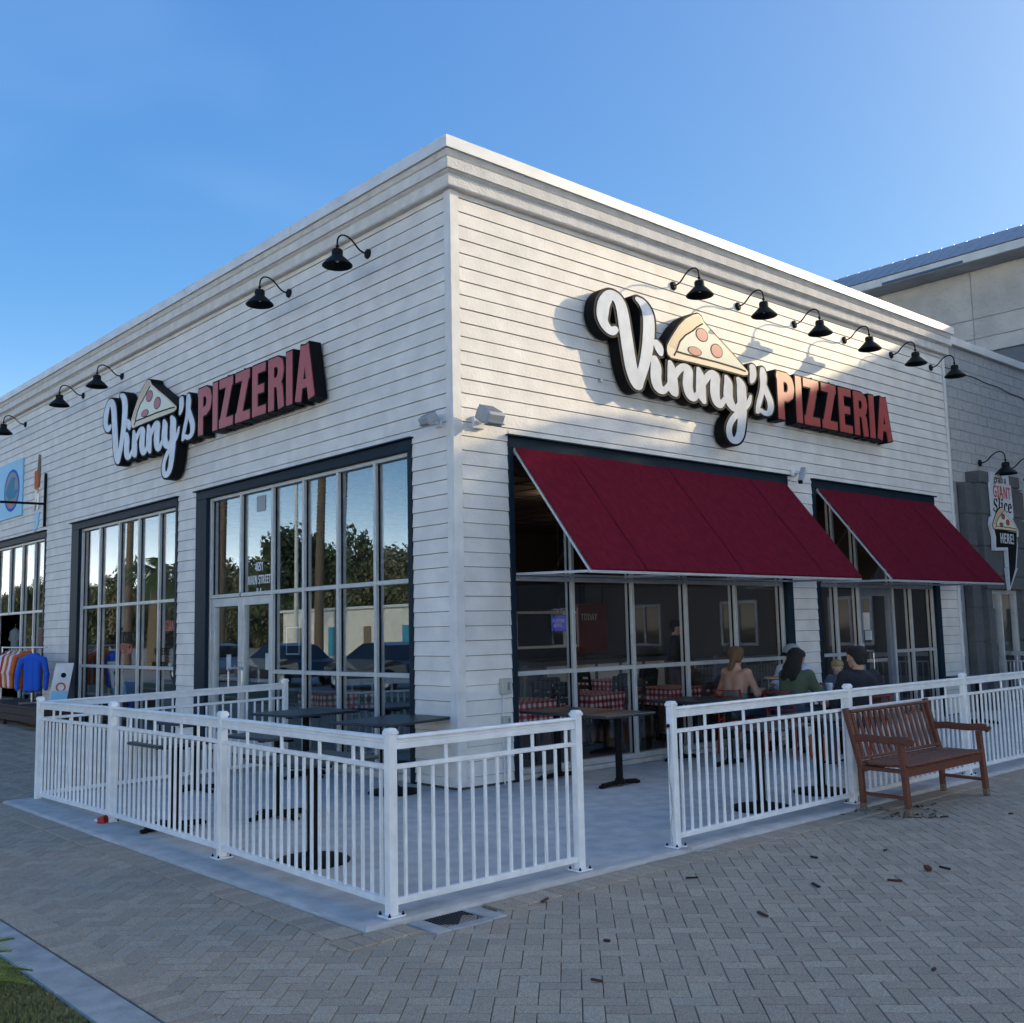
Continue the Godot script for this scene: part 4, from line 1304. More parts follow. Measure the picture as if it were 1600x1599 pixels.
func bits() -> void:
	# the drain, chips of mulch, a crushed cup
	var D := thing("drain_grate", "square black drain grate in a concrete collar at the railing's corner post", "drain")
	var m := MB.new()
	var c := Vector3(-2.99, -0.03, 3.635)
	for s in [[-0.265, -0.15, -0.10, 0.19], [0.15, 0.265, -0.10, 0.19]]: m.bb(c.x + s[0], c.x + s[1], -0.09, -0.024, c.z + s[2], c.z + s[3], 0.006)
	m.bb(c.x - 0.15, c.x + 0.15, -0.09, -0.0245, c.z + 0.125, c.z + 0.20, 0.006)
	obj("collar", m, M.kerb, D)
	m = MB.new()
	m.bb(c.x - 0.15, c.x + 0.15, -0.2, -0.085, c.z - 0.11, c.z + 0.125)
	obj("pit", m, M.gasket, D)
	m = MB.new()
	for i in 15: m.bb(c.x - 0.145 + i * 0.0205, c.x - 0.137 + i * 0.0205, -0.055, -0.030, c.z - 0.105, c.z + 0.12)
	for i in 8: m.bb(c.x - 0.148, c.x + 0.148, -0.052, -0.032, c.z - 0.105 + i * 0.031, c.z - 0.098 + i * 0.031)
	obj("grid", m, M.grate, D)
	var chip_at := [[-1.28, 4.05], [-2.35, 3.75], [-0.45, 5.05], [0.10, 5.12], [-1.95, 6.05], [0.75, 5.6], [1.05, 5.3], [1.35, 5.5], [0.9, 6.1], [-0.2, 4.3], [-1.7, 4.9], [0.35, 4.55], [2.0, 5.0], [2.4, 4.6], [-2.7, 4.6], [1.9, 4.25], [3.1, 4.8], [-3.2, 5.0], [-0.9, 4.75], [0.15, 5.9]]
	for i in chip_at.size():
		var b := MB.new()
		var q: Array = chip_at[i]
		var l := rng.randf_range(0.018, 0.05)
		b.box(Vector3(q[0], -0.021, q[1]), Vector3(l, 0.006, rng.randf_range(0.005, 0.012)), Basis(Vector3.UP, rng.randf() * TAU) * Basis(Vector3.BACK, rng.randf_range(-0.1, 0.1)), 0.003)
		tag(obj("mulch_chip", b, M.leaf_litter if i % 3 else M.dark_litter), "%s chip of mulch bark lying loose on the brick paving" % ("reddish" if i % 3 else "dark"), "mulch chip", "%s mulch chips scattered on the paving" % ("reddish" if i % 3 else "dark"))
	var b := MB.new()
	b.box(Vector3(-0.02, -0.012, 5.06), Vector3(0.038, 0.014, 0.02), Basis(Vector3.UP, 0.7), 0.006)
	tag(obj("brick_fragment", b, M.leaf_litter), "reddish broken lump lying on the open brick paving", "brick fragment")
	var lf := MB.new()
	for i in 60:
		var an := rng.randf() * TAU
		var p := Vector3([1.75, 1.76, 2.2, 1.9][i % 4] + rng.randfn() * 0.12, -0.023, [3.6, 3.98, 3.85, 4.15][i % 4] + rng.randfn() * 0.07)
		lf.box(p, Vector3(rng.randf_range(0.006, 0.02), 0.003, 0.005), Basis(Vector3.UP, an))
	var lo := obj("litter", lf, M.dark_litter)
	tag(lo, "dark leaf litter lying round the bench's left legs", "leaf litter")
	lo.set_meta("kind", "stuff")
	var cup := thing("paper_cup", "crushed red and white paper cup at the foot of a left railing post", "cup", Vector3(-3.30, 0.03, -1.02), 0.6)
	m = MB.new()
	m.lathe(Vector3.ZERO, [Vector2(0.026, -0.04), Vector2(0.036, 0.04), Vector2(0.033, 0.04), Vector2(0.023, -0.038)], 14, Basis(Vector3(1, 0, 0), Vector3(0, 0.2, 0.98), Vector3(0, -0.98, 0.2)))
	obj("cup_wall", m, M.cloth_red, cup)
	m = MB.new()
	m.ball(Vector3(0, -0.006, -0.046), Vector3(0.036, 0.02, 0.03), 10)
	obj("lid", m, M.sign_white, cup)

# ---------------------------------------------------------------- furniture
func table(kind: String, at: Vector3, turn: float, sx: float, sz: float, label: String, ends := false) -> Node3D:
	var T := thing("patio_table", label, "table", at, turn, "dark patio tables")
	var m := MB.new()
	m.box(Vector3(0, 0.735, 0), Vector3(sx / 2, 0.014, sz / 2), Basis(), 0.009)
	obj("tabletop", m, M.table_top, T)
	m = MB.new()
	m.box(Vector3(0, 0.7, 0), Vector3(sx * 0.28, 0.016, 0.03))
	m.box(Vector3(0, 0.699, 0), Vector3(0.03, 0.016, sz * 0.28))
	obj("bracket", m, M.black, T)
	var cols := [Vector3.ZERO] if not ends else [Vector3(0, 0, -sz / 2 + 0.2), Vector3(0, 0, sz / 2 - 0.2)]
	for c in cols:
		m = MB.new()
		m.tube([c + Vector3(0, 0.03, 0), c + Vector3(0, 0.69, 0)], [0.038], 16)
		obj("column", m, M.black, T)
		m = MB.new()
		if kind == "disc":
			m.lathe(c, [Vector2(0.272, 0.0), Vector2(0.275, 0.012), Vector2(0.262, 0.024), Vector2(0.16, 0.036), Vector2(0.06, 0.05), Vector2(0.045, 0.075), Vector2(0.0, 0.075)], 36)
		else:
			var arms := [0.0, PI] if kind == "tee" else [0.0, PI / 2, PI, PI * 1.5]
			for a in arms:
				var d := Vector3(cos(a), 0, sin(a))
				m.bar(c + Vector3(0, 0.04, 0), c + d * 0.27 + Vector3(0, 0.026, 0), 0.05, 0.045, Vector3.UP, 0.012)
				m.box(c + d * 0.27 + Vector3(0, 0.017, 0), Vector3(0.03, 0.016, 0.03), Basis(Vector3.UP, -a), 0.01)
			m.lathe(c, [Vector2(0.06, 0.02), Vector2(0.058, 0.05), Vector2(0.042, 0.08), Vector2(0.0, 0.08)], 16)
		obj("base", m, M.black, T)
	return T

func slat_chair(at: Vector3, turn: float, label: String) -> Node3D:
	# red metal cafe chair, facing its local +z
	var C := thing("cafe_chair", label, "chair", at, turn, "red cafe chairs on the patio")
	var m := MB.new()
	for i in 6: m.box(Vector3(0, 0.448 - 0.003 * absf(i - 2.5), -0.17 + i * 0.068), Vector3(0.20, 0.007, 0.027), Basis(), 0.004)
	obj("seat", m, M.red_metal, C)
	for s in [-1, 1]:
		m = MB.new()
		m.tube([Vector3(s * 0.20, 0.0, 0.20), Vector3(s * 0.195, 0.43, 0.18)], [0.012], 8)
		obj("leg", m, M.red_metal, C)
		m = MB.new()
		m.tube([Vector3(s * 0.20, 0.0, -0.25), Vector3(s * 0.197, 0.44, -0.20), Vector3(s * 0.197, 0.62, -0.225), Vector3(s * 0.195, 0.83, -0.28)], [0.013], 8)
		obj("leg", m, M.red_metal, C)
	m = MB.new()
	m.tube([Vector3(-0.19, 0.43, 0.18), Vector3(0.19, 0.43, 0.18)], [0.011], 8)
	m.tube([Vector3(-0.19, 0.43, -0.2), Vector3(0.19, 0.43, -0.2)], [0.011], 8)
	for s in [-1, 1]: m.tube([Vector3(s * 0.195, 0.43, -0.2), Vector3(s * 0.195, 0.43, 0.18)], [0.011], 8)
	obj("seat_frame", m, M.red_metal, C)
	for q in [[0.595, 0.025], [0.665, 0.027], [0.738, 0.027], [0.815, 0.036]]:
		m = MB.new()
		var zz: float = -0.223 - (q[0] - 0.6) * 0.24
		for i in 8:
			var x0 := -0.195 + 0.39 * i / 8
			var x1 := -0.195 + 0.39 * (i + 1) / 8
			var c0 := -0.03 * (1.0 - pow(x0 / 0.195, 2))
			var c1 := -0.03 * (1.0 - pow(x1 / 0.195, 2))
			m.bar(Vector3(x0, q[0], zz + c0), Vector3(x1 + 0.002, q[0], zz + c1), 0.011, q[1] * 2, Vector3(0, 0, 1))
		obj("back_slat", m, M.red_metal, C)
	return C

func furniture() -> void:
	table("cross", Vector3(-0.50, 0, -2.22), 0.12, 0.95, 0.86, "square dark table before the glass doors, beyond the corner table", false)
	table("disc", Vector3(-0.52, 0, -0.42), 0.24, 1.02, 0.82, "dark table on a round base at the building's corner")
	table("disc", Vector3(-2.83, 0, 1.80), 0.1, 0.70, 0.70, "square dark table on a round base close inside the left railing")
	table("cross", Vector3(-2.07, 0, -0.06), 0.1, 0.70, 0.70, "square dark table on a cross base in the middle of the left patio")
	table("cross", Vector3(-2.97, 0, -0.25), 0.05, 0.6, 0.60, "small dark table against the left railing's middle post")
	table("cross", Vector3(-1.86, 0, -2.18), 0.1, 0.70, 0.70, "square dark table before the railing across the back of the patio")
	table("tee", Vector3(1.32, 0, 0.58), 0.0, 0.78, 1.32, "long dark table under the big awning at the gap in the railing", true)
	table("tee", Vector3(3.40, 0, 0.55), 0.0, 0.78, 1.15, "dark table under the awning in front of the woman in the strapless top", true)
	table("disc", Vector3(1.11, 0, 2.95), 0.06, 0.70, 0.70, "dark table on a round base inside the right railing's first panel")
	table("disc", Vector3(2.26, 0, 2.85), -0.04, 0.70, 0.70, "dark table on a round base behind the bench's left arm")
	table("tee", Vector3(5.02, 0, 0.85), 0.0, 0.74, 1.60, "dark table with food where the family sits", true)
	table("cross", Vector3(9.9, 0, 1.0), 0.0, 0.75, 0.75, "dark table near the narrow glass door under the small awning", false)
	slat_chair(Vector3(4.40, 0, 0.38), PI / 2, "red cafe chair under the woman in the strapless top")
	slat_chair(Vector3(4.45, 0, 1.10), PI / 2, "red cafe chair under the woman in the green jacket")
	slat_chair(Vector3(4.14, 0, 2.22), PI, "red cafe chair under the man in the black shirt")
	slat_chair(Vector3(5.66, 0, 0.42), -PI / 2, "red cafe chair under the man in the grey cap")
	slat_chair(Vector3(5.72, 0, 1.12), -PI / 2, "red cafe chair under the small child")
	# food
	var S := thing("pizza_stand", "wire stand holding a pizza tray on the family's table", "pizza stand", Vector3(5.0, 0.75, 0.55))
	var m := MB.new()
	m.lathe(Vector3(0, 0.17, 0), [Vector2(0.0, 0.0), Vector2(0.18, 0.0), Vector2(0.19, 0.008), Vector2(0.185, 0.008), Vector2(0.175, 0.004), Vector2(0.0, 0.004)], 24)
	obj("tray", m, M.steel, S)
	m = MB.new()
	for i in 3:
		var a := TAU * i / 3
		m.tube([Vector3(cos(a) * 0.12, 0.0, sin(a) * 0.12), Vector3(cos(a) * 0.11, 0.17, sin(a) * 0.11)], [0.005], 6)
	obj("wire_frame", m, M.steel, S)
	var Z := thing("pizza", "round pizza with an orange brown crust on the stand", "pizza", Vector3(5.0, 0.925, 0.55))
	m = MB.new()
	m.lathe(Vector3.ZERO, [Vector2(0.165, 0.0), Vector2(0.172, 0.012), Vector2(0.165, 0.024), Vector2(0.15, 0.018), Vector2(0.0, 0.016)], 28)
	obj("crust", m, M.sign_crust, Z)
	m = MB.new()
	m.lathe(Vector3.ZERO, [Vector2(0.15, 0.017), Vector2(0.10, 0.022), Vector2(0.0, 0.022)], 28)
	obj("topping", m, M.cloth_orange, Z)
	for i in 9:
		m = MB.new()
		var a := i * 2.4
		m.lathe(Vector3(cos(a) * (0.04 + i * 0.01), 0.02, sin(a) * (0.04 + i * 0.01)), [Vector2(0.018, 0.0), Vector2(0.018, 0.005), Vector2(0.0, 0.006)], 10)
		obj("pepperoni", m, M.sign_pepperoni, Z)
	for q in [[4.80, 0.30, "white paper cup beside the strapless-top woman's arm", "sign_white"], [4.86, 0.95, "dark drink cup on the family's table", "cloth_blue"], [4.95, 1.35, "white soda cup with a round mark by the black-shirted man", "sign_white"]]:
		var K := thing("drink_cup", q[2], "cup", Vector3(q[0], 0.75, q[1]))
		m = MB.new()
		m.lathe(Vector3.ZERO, [Vector2(0.0, 0.0), Vector2(0.032, 0.0), Vector2(0.043, 0.13), Vector2(0.040, 0.13), Vector2(0.030, 0.01)], 18)
		obj("cup_wall", m, M[q[3]], K)
		m = MB.new()
		m.lathe(Vector3(0, 0.13, 0), [Vector2(0.046, -0.004), Vector2(0.046, 0.006), Vector2(0.036, 0.012), Vector2(0.0, 0.012)], 18)
		obj("lid", m, M.white_plastic, K)
	var bag := thing("orange_bag", "orange shopping bag standing under the family's table", "bag", Vector3(4.46, 0.0, 1.45))
	m = MB.new()
	m.box(Vector3(0, 0.15, 0), Vector3(0.05, 0.15, 0.11), Basis(), 0.03)
	obj("bag_body", m, M.cloth_orange, bag)
	m = MB.new()
	m.tube([Vector3(0, 0.29, -0.06), Vector3(0, 0.40, -0.03), Vector3(0, 0.40, 0.03), Vector3(0, 0.29, 0.06)], [0.006], 6)
	obj("handle", m, M.cloth_orange, bag)

func bench() -> void:
	var B := thing("wooden_bench", "weathered red brown slatted bench backed against the white railing", "bench", Vector3(2.49, -0.028, 3.565))
	var w: Material = M.bench_wood
	# local: x along the seat, +z to the front; back legs at z 0, front legs at z 0.46
	for s in [-1, 1]:
		var x: float = s * 0.755
		var m := MB.new()
		m.bar(Vector3(x, 0.07, 0.03), Vector3(x, 0.42, 0.02), 0.045, 0.055, Vector3.RIGHT, 0.006)
		m.bar(Vector3(x, 0.41, 0.02), Vector3(x, 0.90, -0.10), 0.045, 0.055, Vector3.RIGHT, 0.006)
		var o := obj("back_leg", m, w, B)
		m = MB.new()
		m.bar(Vector3(x, 0.0, 0.032), Vector3(x, 0.075, 0.03), 0.047, 0.057, Vector3.RIGHT, 0.006)
		obj("worn_foot", m, M.worn_wood, o)
		m = MB.new()
		m.bar(Vector3(x, 0.065, 0.455), Vector3(x, 0.61, 0.42), 0.048, 0.058, Vector3.RIGHT, 0.006)
		o = obj("front_leg", m, w, B)
		m = MB.new()
		m.bar(Vector3(x, 0.0, 0.46), Vector3(x, 0.07, 0.455), 0.05, 0.06, Vector3.RIGHT, 0.006)
		obj("worn_foot", m, M.worn_wood, o)
		m = MB.new()
		# scrolled arm
		var pts := [Vector2(-0.04, 0.635), Vector2(0.10, 0.648), Vector2(0.22, 0.640), Vector2(0.34, 0.637), Vector2(0.43, 0.648), Vector2(0.50, 0.640), Vector2(0.525, 0.615)]
		for i in pts.size() - 1: m.bar(Vector3(x, pts[i].y, pts[i].x), Vector3(x, pts[i + 1].y, pts[i + 1].x), 0.066, 0.032, Vector3.RIGHT, 0.007)
		obj("armrest", m, w, B)
		m = MB.new()
		m.bar(Vector3(x, 0.16, 0.03), Vector3(x, 0.15, 0.455), 0.026, 0.05, Vector3.RIGHT, 0.004)
		obj("side_stretcher", m, w, B)
		m = MB.new()
		m.bar(Vector3(x, 0.385, 0.03), Vector3(x, 0.375, 0.44), 0.028, 0.07, Vector3.RIGHT, 0.004)
		obj("seat_rail", m, w, B)
	var m := MB.new()
	m.bb(-0.73, 0.73, 0.325, 0.405, 0.415, 0.445, 0.005)
	obj("front_apron", m, w, B)
	m = MB.new()
	m.bb(-0.73, 0.73, 0.34, 0.40, 0.005, 0.03, 0.004)
	obj("back_apron", m, w, B)
	m = MB.new()
	for i in 2:
		m.bar(Vector3(-0.73, 0.865, -0.092), Vector3(0.73, 0.865, -0.092), 0.028, 0.085, Vector3(0, 0.22, 1), 0.008)
		break
	obj("top_rail", m, w, B)
	m = MB.new()
	m.bar(Vector3(-0.73, 0.455, 0.006), Vector3(0.73, 0.455, 0.006), 0.028, 0.05, Vector3(0, 0.22, 1), 0.006)
	obj("lower_rail", m, w, B)
	for i in 14:
		var x := -0.66 + i * 0.1015
		m = MB.new()
		m.bar(Vector3(x, 0.46, 0.004), Vector3(x, 0.845, -0.088), 0.048, 0.014, Vector3(0, 0.24, 1), 0.003)
		obj("back_slat", m, w, B)
	for i in 6:
		m = MB.new()
		m.box(Vector3(0, 0.417 + 0.010 * pow((i - 2.6) / 3.0, 2), 0.045 + i * 0.079), Vector3(0.75 if i > 0 else 0.72, 0.011, 0.033), Basis(Vector3.RIGHT, 0.03), 0.005)
		obj("seat_slat", m, w, B)

# ---------------------------------------------------------------- people
func hand(at: Vector3, dir: Vector3, palm: Vector3, s: float) -> Array:
	# bones of one slightly curled hand: palm, four fingers of two joints, thumb
	var side := dir.cross(palm).normalized()
	var b := []
	for i in 4: b.append([at + side * (i - 1.5) * 0.012 * s, at + dir * 0.075 * s + side * (i - 1.5) * 0.019 * s, 0.014 * s, 0.012 * s])
	var len_ := [0.068, 0.078, 0.072, 0.056]
	for i in 4:
		var k := at + dir * 0.08 * s + side * (i - 1.5) * 0.020 * s
		var m2: Vector3 = k + (dir * 0.85 + palm * 0.5).normalized() * len_[i] * 0.55 * s
		b.append([k, m2, 0.0095 * s, 0.0085 * s])
		b.append([m2, m2 + (dir * 0.45 + palm * 0.9).normalized() * len_[i] * 0.5 * s, 0.0085 * s, 0.007 * s])
	var th := at + side * 0.024 * s + dir * 0.02 * s
	var t2 := th + (side * 0.8 + dir * 0.7 + palm * 0.3).normalized() * 0.042 * s
	b.append([th, t2, 0.012 * s, 0.0105 * s])
	b.append([t2, t2 + (side * 0.25 + dir * 0.9 + palm * 0.4).normalized() * 0.034 * s, 0.0105 * s, 0.008 * s])
	return b

func person(called: String, label: String, at: Vector3, turn: float, o: Dictionary) -> Node3D:
	# facing local +z. o: s scale, sit, lean, head_yaw, head_pitch, skin, top, bottom, hair, style, wide, hands [l, r]
	var P := thing(called, label, "person", at, turn)
	var s: float = o.get("s", 1.0)
	var sit: bool = o.get("sit", true)
	var wd: float = o.get("wide", 1.0)
	var hip := Vector3(0, 0.56 if sit else 0.93, 0) * s if s > 0.8 else Vector3(0, 0.54, 0)
	var ln: float = o.get("lean", 0.08)
	var upv := Vector3(0, cos(ln), sin(ln))
	var chest := hip + upv * 0.36 * s
	var neck := hip + upv * 0.53 * s
	var hy: float = o.get("head_yaw", 0.0)
	var hb := Basis(Vector3.UP, hy) * Basis(Vector3.RIGHT, o.get("head_pitch", 0.1))
	var hc := neck + Vector3(0, 0.155, 0.02) * s
	var torso := []
	for k in [-1, 1]:
		torso.append([hip + Vector3(k * 0.07, 0, 0) * s * wd, hip + upv * 0.2 * s + Vector3(k * 0.055, 0, 0) * s * wd, 0.105 * s, 0.095 * s])
		torso.append([hip + upv * 0.2 * s + Vector3(k * 0.055, 0, 0) * s * wd, chest + Vector3(k * 0.075, 0.0, 0) * s * wd, 0.095 * s, 0.105 * s])
		torso.append([chest + Vector3(k * 0.06, 0.06, 0) * s * wd, neck + Vector3(k * 0.165 * wd, -0.055, -0.005) * s, 0.08 * s, 0.058 * s])
	torso.append([chest + upv * 0.06 * s, neck - upv * 0.02 * s, 0.08 * s, 0.06 * s])
	var arms := []
	var cuffs := []
	var hands := []
	for k in [-1, 1]:
		var sh := neck + Vector3(k * 0.175 * wd, -0.06, 0) * s
		var hd: Vector3 = o.hands[0] if k < 0 else o.hands[1]
		var to := hd - sh
		var l1 := 0.29 * s
		var l2 := 0.26 * s
		var dl := minf(to.length(), (l1 + l2) * 0.985)
		hd = sh + to.normalized() * dl
		var a := acos(clampf((l1 * l1 + dl * dl - l2 * l2) / (2 * l1 * dl), -1, 1))
		var dn := to.normalized()
		var pole := Vector3(k * 0.55, -0.85, -0.35)
		pole = (pole - dn * pole.dot(dn)).normalized()
		var el := sh + dn * cos(a) * l1 + pole * sin(a) * l1
		arms.append([sh, el, 0.052 * s, 0.041 * s]); arms.append([el, hd, 0.042 * s, 0.027 * s])
		cuffs.append([sh, el, 0.055 * s, 0.048 * s])
		cuffs.append([el, el.lerp(hd, 0.82), 0.046 * s, 0.036 * s])
		var fd := (hd - el).normalized()
		hands.append(hand(hd, fd, (Vector3(0, -1, 0.0) - fd * -fd.y).normalized(), s))
	var legs := []
	var feet := []
	for k in [-1, 1]:
		var h0 := hip + Vector3(k * 0.09, -0.01, 0.0) * s
		var kn := hip + Vector3(k * 0.12, -0.02, 0.42) * s if sit else hip + Vector3(k * 0.10, -0.42, 0.02) * s
		var an := Vector3(kn.x, 0.09, kn.z + 0.01) if s > 0.8 else kn + Vector3(0, -0.28, 0.02)
		if not sit: an = Vector3(k * 0.11, 0.09, -0.01)
		legs.append([h0, kn, 0.088 * s, 0.062 * s]); legs.append([kn, an, 0.062 * s, 0.040 * s])
		feet.append([an + Vector3(0, -0.03, -0.02), an + Vector3(k * 0.02, -0.055, 0.15 * s), 0.042 * s, 0.034 * s])
	var head := []
	var hp := func(x: float, y: float, z: float) -> Vector3: return hc + hb * (Vector3(x, y, z) * s)
	for k in [-1, 1]:
		head.append([hp.call(k * 0.018, 0.035, -0.03), hp.call(k * 0.018, 0.03, 0.03), 0.072 * s, 0.064 * s])
		head.append([hp.call(k * 0.03, -0.06, 0.02), hp.call(k * 0.012, -0.082, 0.062), 0.034 * s, 0.024 * s])
		head.append([hp.call(k * 0.078, 0.012, -0.012), hp.call(k * 0.082, -0.022, -0.004), 0.014 * s, 0.010 * s])
		head.append([hp.call(k * 0.042, -0.018, 0.058), hp.call(k * 0.03, -0.03, 0.07), 0.022 * s, 0.02 * s])
		head.append([hp.call(k * 0.012, 0.024, 0.085), hp.call(k * 0.045, 0.022, 0.074), 0.009 * s, 0.008 * s])
	head.append([hp.call(0, 0.012, 0.088), hp.call(0, -0.022, 0.108), 0.009 * s, 0.014 * s])
	head.append([hp.call(-0.02, -0.055, 0.085), hp.call(0.02, -0.055, 0.085), 0.010 * s, 0.010 * s])
	head.append([hp.call(0, -0.085, 0.06), hp.call(0, -0.082, 0.074), 0.022 * s, 0.016 * s])
	head.append([neck - upv * 0.06 * s, hp.call(0, -0.05, -0.012), 0.056 * s, 0.05 * s])
	var body := MB.new()
	flesh(torso + arms + legs + feet + [[neck - upv * 0.06 * s, hp.call(0, -0.04, -0.012), 0.054 * s, 0.05 * s]], 0.013, 0.045 * s, 0.0, body)
	flesh(head, 0.0055, 0.020 * s, 0.0, body)
	for h in hands: flesh(h, 0.0042, 0.007, 0.0, body)
	obj("body", body, o.skin, P)
	# clothes
	if o.has("top"):
		var tb := torso.duplicate()
		if o.get("strapless", false): tb = [torso[0], torso[3]]
		else: tb += cuffs if o.get("long", true) else [cuffs[0].duplicate(), cuffs[2].duplicate()]
		obj("top", flesh(tb, 0.013, 0.05 * s, 0.014 * s), o.top, P)
	obj("trousers", flesh(legs + [[hip + Vector3(-0.07, 0.02, 0) * s, hip + Vector3(0.07, 0.02, 0) * s, 0.105 * s, 0.105 * s]], 0.014, 0.05 * s, 0.012 * s), o.bottom, P)
	obj("shoes", flesh(feet, 0.010, 0.02, 0.010), M.black_matt, P)
	# hair
	var hair := []
	var g := 0.012 * s
	for k in [-1, 1]:
		hair.append([hp.call(k * 0.022, 0.045, -0.035), hp.call(k * 0.022, 0.062, 0.022), 0.072 * s + g, 0.054 * s + g])
		hair.append([hp.call(k * 0.045, 0.03, -0.045), hp.call(k * 0.035, -0.04, -0.055), 0.048 * s + g, 0.036 * s + g])
	match o.get("style", "short"):
		"bun":
			for i in 5: hair.append([hp.call(0.01 * i, 0.0 - i * 0.035, -0.095 - 0.012 * sin(i)), hp.call(0.012 * (i + 1), -0.035 - i * 0.035, -0.10), (0.040 - i * 0.003) * s, (0.037 - i * 0.003) * s])
		"long":
			for k in 7:
				var x := (k - 3) * 0.026
				hair.append([hp.call(x, 0.02, -0.075 + absf(x) * 0.5), hp.call(x * 1.25, -0.14, -0.085 + absf(x) * 0.4), 0.034 * s, 0.036 * s])
				hair.append([hp.call(x * 1.25, -0.14, -0.085 + absf(x) * 0.4), hp.call(x * 1.35 + 0.006 * sin(k * 2.0), -0.30 - 0.02 * sin(k * 1.7), -0.085), 0.036 * s, 0.016 * s])
	obj("hair", flesh(hair, 0.008, 0.022 * s), o.hair, P)
	if o.has("cap"):
		obj("cap", flesh([[hp.call(-0.02, 0.062, -0.03), hp.call(-0.02, 0.066, 0.03), 0.082 * s, 0.076 * s], [hp.call(0.02, 0.062, -0.03), hp.call(0.02, 0.066, 0.03), 0.082 * s, 0.076 * s]], 0.009, 0.02), o.cap, P)
		var m := MB.new()
		m.box(hp.call(0, 0.045, 0.135), Vector3(0.072, 0.005, 0.052) * s, hb * Basis(Vector3.RIGHT, 0.2), 0.004)
		obj("cap_brim", m, M.black_matt, P)
	return P

func people() -> void:
	var h := func(x, y, z): return Vector3(x, y, z)
	person("person", "person with blond tied back hair in a strapless top, seen from behind", Vector3(4.30, 0, 0.36), PI / 2 - 0.05, {"lean": 0.12, "head_yaw": 0.35, "skin": M.skin, "top": M.cloth_teal, "strapless": true, "bottom": M.denim, "hair": M.hair_blond, "style": "bun", "hands": [h.call(-0.14, 0.80, 0.38), h.call(0.24, 0.80, 0.34)], "wide": 1.0})
	person("person", "person with long dark hair in an olive green jacket leaning over the table", Vector3(4.42, 0, 1.10), PI / 2, {"lean": 0.38, "head_yaw": -0.1, "head_pitch": 0.4, "skin": M.skin, "top": M.cloth_green, "bottom": M.denim, "hair": M.hair_dark, "style": "long", "hands": [h.call(-0.12, 0.82, 0.50), h.call(0.15, 0.82, 0.50)]})
	person("person", "person in a grey cap and white shirt on the far side of the table", Vector3(5.72, 0, 0.42), -PI / 2, {"s": 1.0, "lean": 0.26, "head_pitch": 0.25, "skin": M.skin, "top": M.cloth_white, "bottom": M.denim, "hair": M.hair_dark, "cap": M.cap_grey, "hands": [h.call(-0.16, 0.82, 0.42), h.call(0.2, 0.82, 0.45)], "wide": 1.08})
	person("person", "small blond child in a grey shirt looking down at the table", Vector3(5.55, 0.02, 1.15), -PI / 2 - 0.1, {"s": 0.74, "lean": 0.1, "head_pitch": 0.45, "head_yaw": 0.3, "skin": M.skin_pale, "top": M.cloth_grey, "bottom": M.denim, "hair": M.hair_child, "hands": [h.call(-0.12, 0.79, 0.28), h.call(0.14, 0.79, 0.28)]})
	person("person", "person with short dark hair in a black shirt, back to the railing", Vector3(4.16, -0.06, 2.28), PI - 0.35, {"s": 1.05, "lean": 0.15, "head_yaw": 0.35, "skin": M.skin, "top": M.cloth_black, "long": false, "bottom": M.denim, "hair": M.hair_dark, "hands": [h.call(-0.2, 0.80, 0.42), h.call(0.2, 0.78, 0.40)], "wide": 1.12})
	person("person", "person in dark clothes standing inside by the counter behind the big window", Vector3(7.6, 0.006, -3.3), 0.6, {"sit": false, "lean": 0.02, "skin": M.skin, "top": M.cloth_black, "bottom": M.denim, "hair": M.hair_dark, "cap": M.cloth_black, "hands": [h.call(-0.2, 0.95, 0.2), h.call(0.2, 1.0, 0.25)]})
	person("person", "person in a black shirt standing inside near the left end of the big window", Vector3(2.9, 0.006, -2.9), 1.0, {"sit": false, "lean": 0.05, "skin": M.skin_pale, "top": M.cloth_black, "long": false, "bottom": M.cloth_black, "hair": M.hair_dark, "hands": [h.call(-0.15, 0.92, 0.28), h.call(0.18, 0.95, 0.3)]})
	person("person", "person in a dark cap standing inside the glass beside the building corner", Vector3(0.75, 0.006, -0.95), -PI * 0.75, {"sit": false, "lean": 0.05, "s": 1.0, "skin": M.hair_dark, "top": M.cloth_black, "bottom": M.cloth_black, "hair": M.hair_dark, "cap": M.cloth_black, "hands": [h.call(-0.2, 0.95, 0.15), h.call(0.2, 0.95, 0.15)]})

# ---------------------------------------------------------------- inside the restaurant
func wood_chair() -> Node3D:
	var C := thing("dining_chair", "", "chair", Vector3.ZERO, 0.0, "dark dining chairs inside")
	var m := MB.new()
	m.box(Vector3(0, 0.45, 0), Vector3(0.2, 0.018, 0.2), Basis(), 0.008)
	obj("seat", m, M.chair_in, C)
	for x in [-0.18, 0.18]:
		m = MB.new()
		m.bar(Vector3(x, 0, 0.18), Vector3(x, 0.44, 0.17), 0.035, 0.035)
		obj("leg", m, M.chair_in, C)
		m = MB.new()
		m.bar(Vector3(x, 0, -0.22), Vector3(x, 0.45, -0.18), 0.035, 0.035)
		m.bar(Vector3(x, 0.45, -0.18), Vector3(x, 0.92, -0.25), 0.035, 0.035)
		obj("leg", m, M.chair_in, C)
	m = MB.new()
	for q in [[0.88, -0.243, 0.05], [0.76, -0.226, 0.03], [0.65, -0.208, 0.03]]: m.box(Vector3(0, q[0], q[1]), Vector3(0.17, q[2], 0.009))
	obj("backrest", m, M.chair_in, C)
	return C

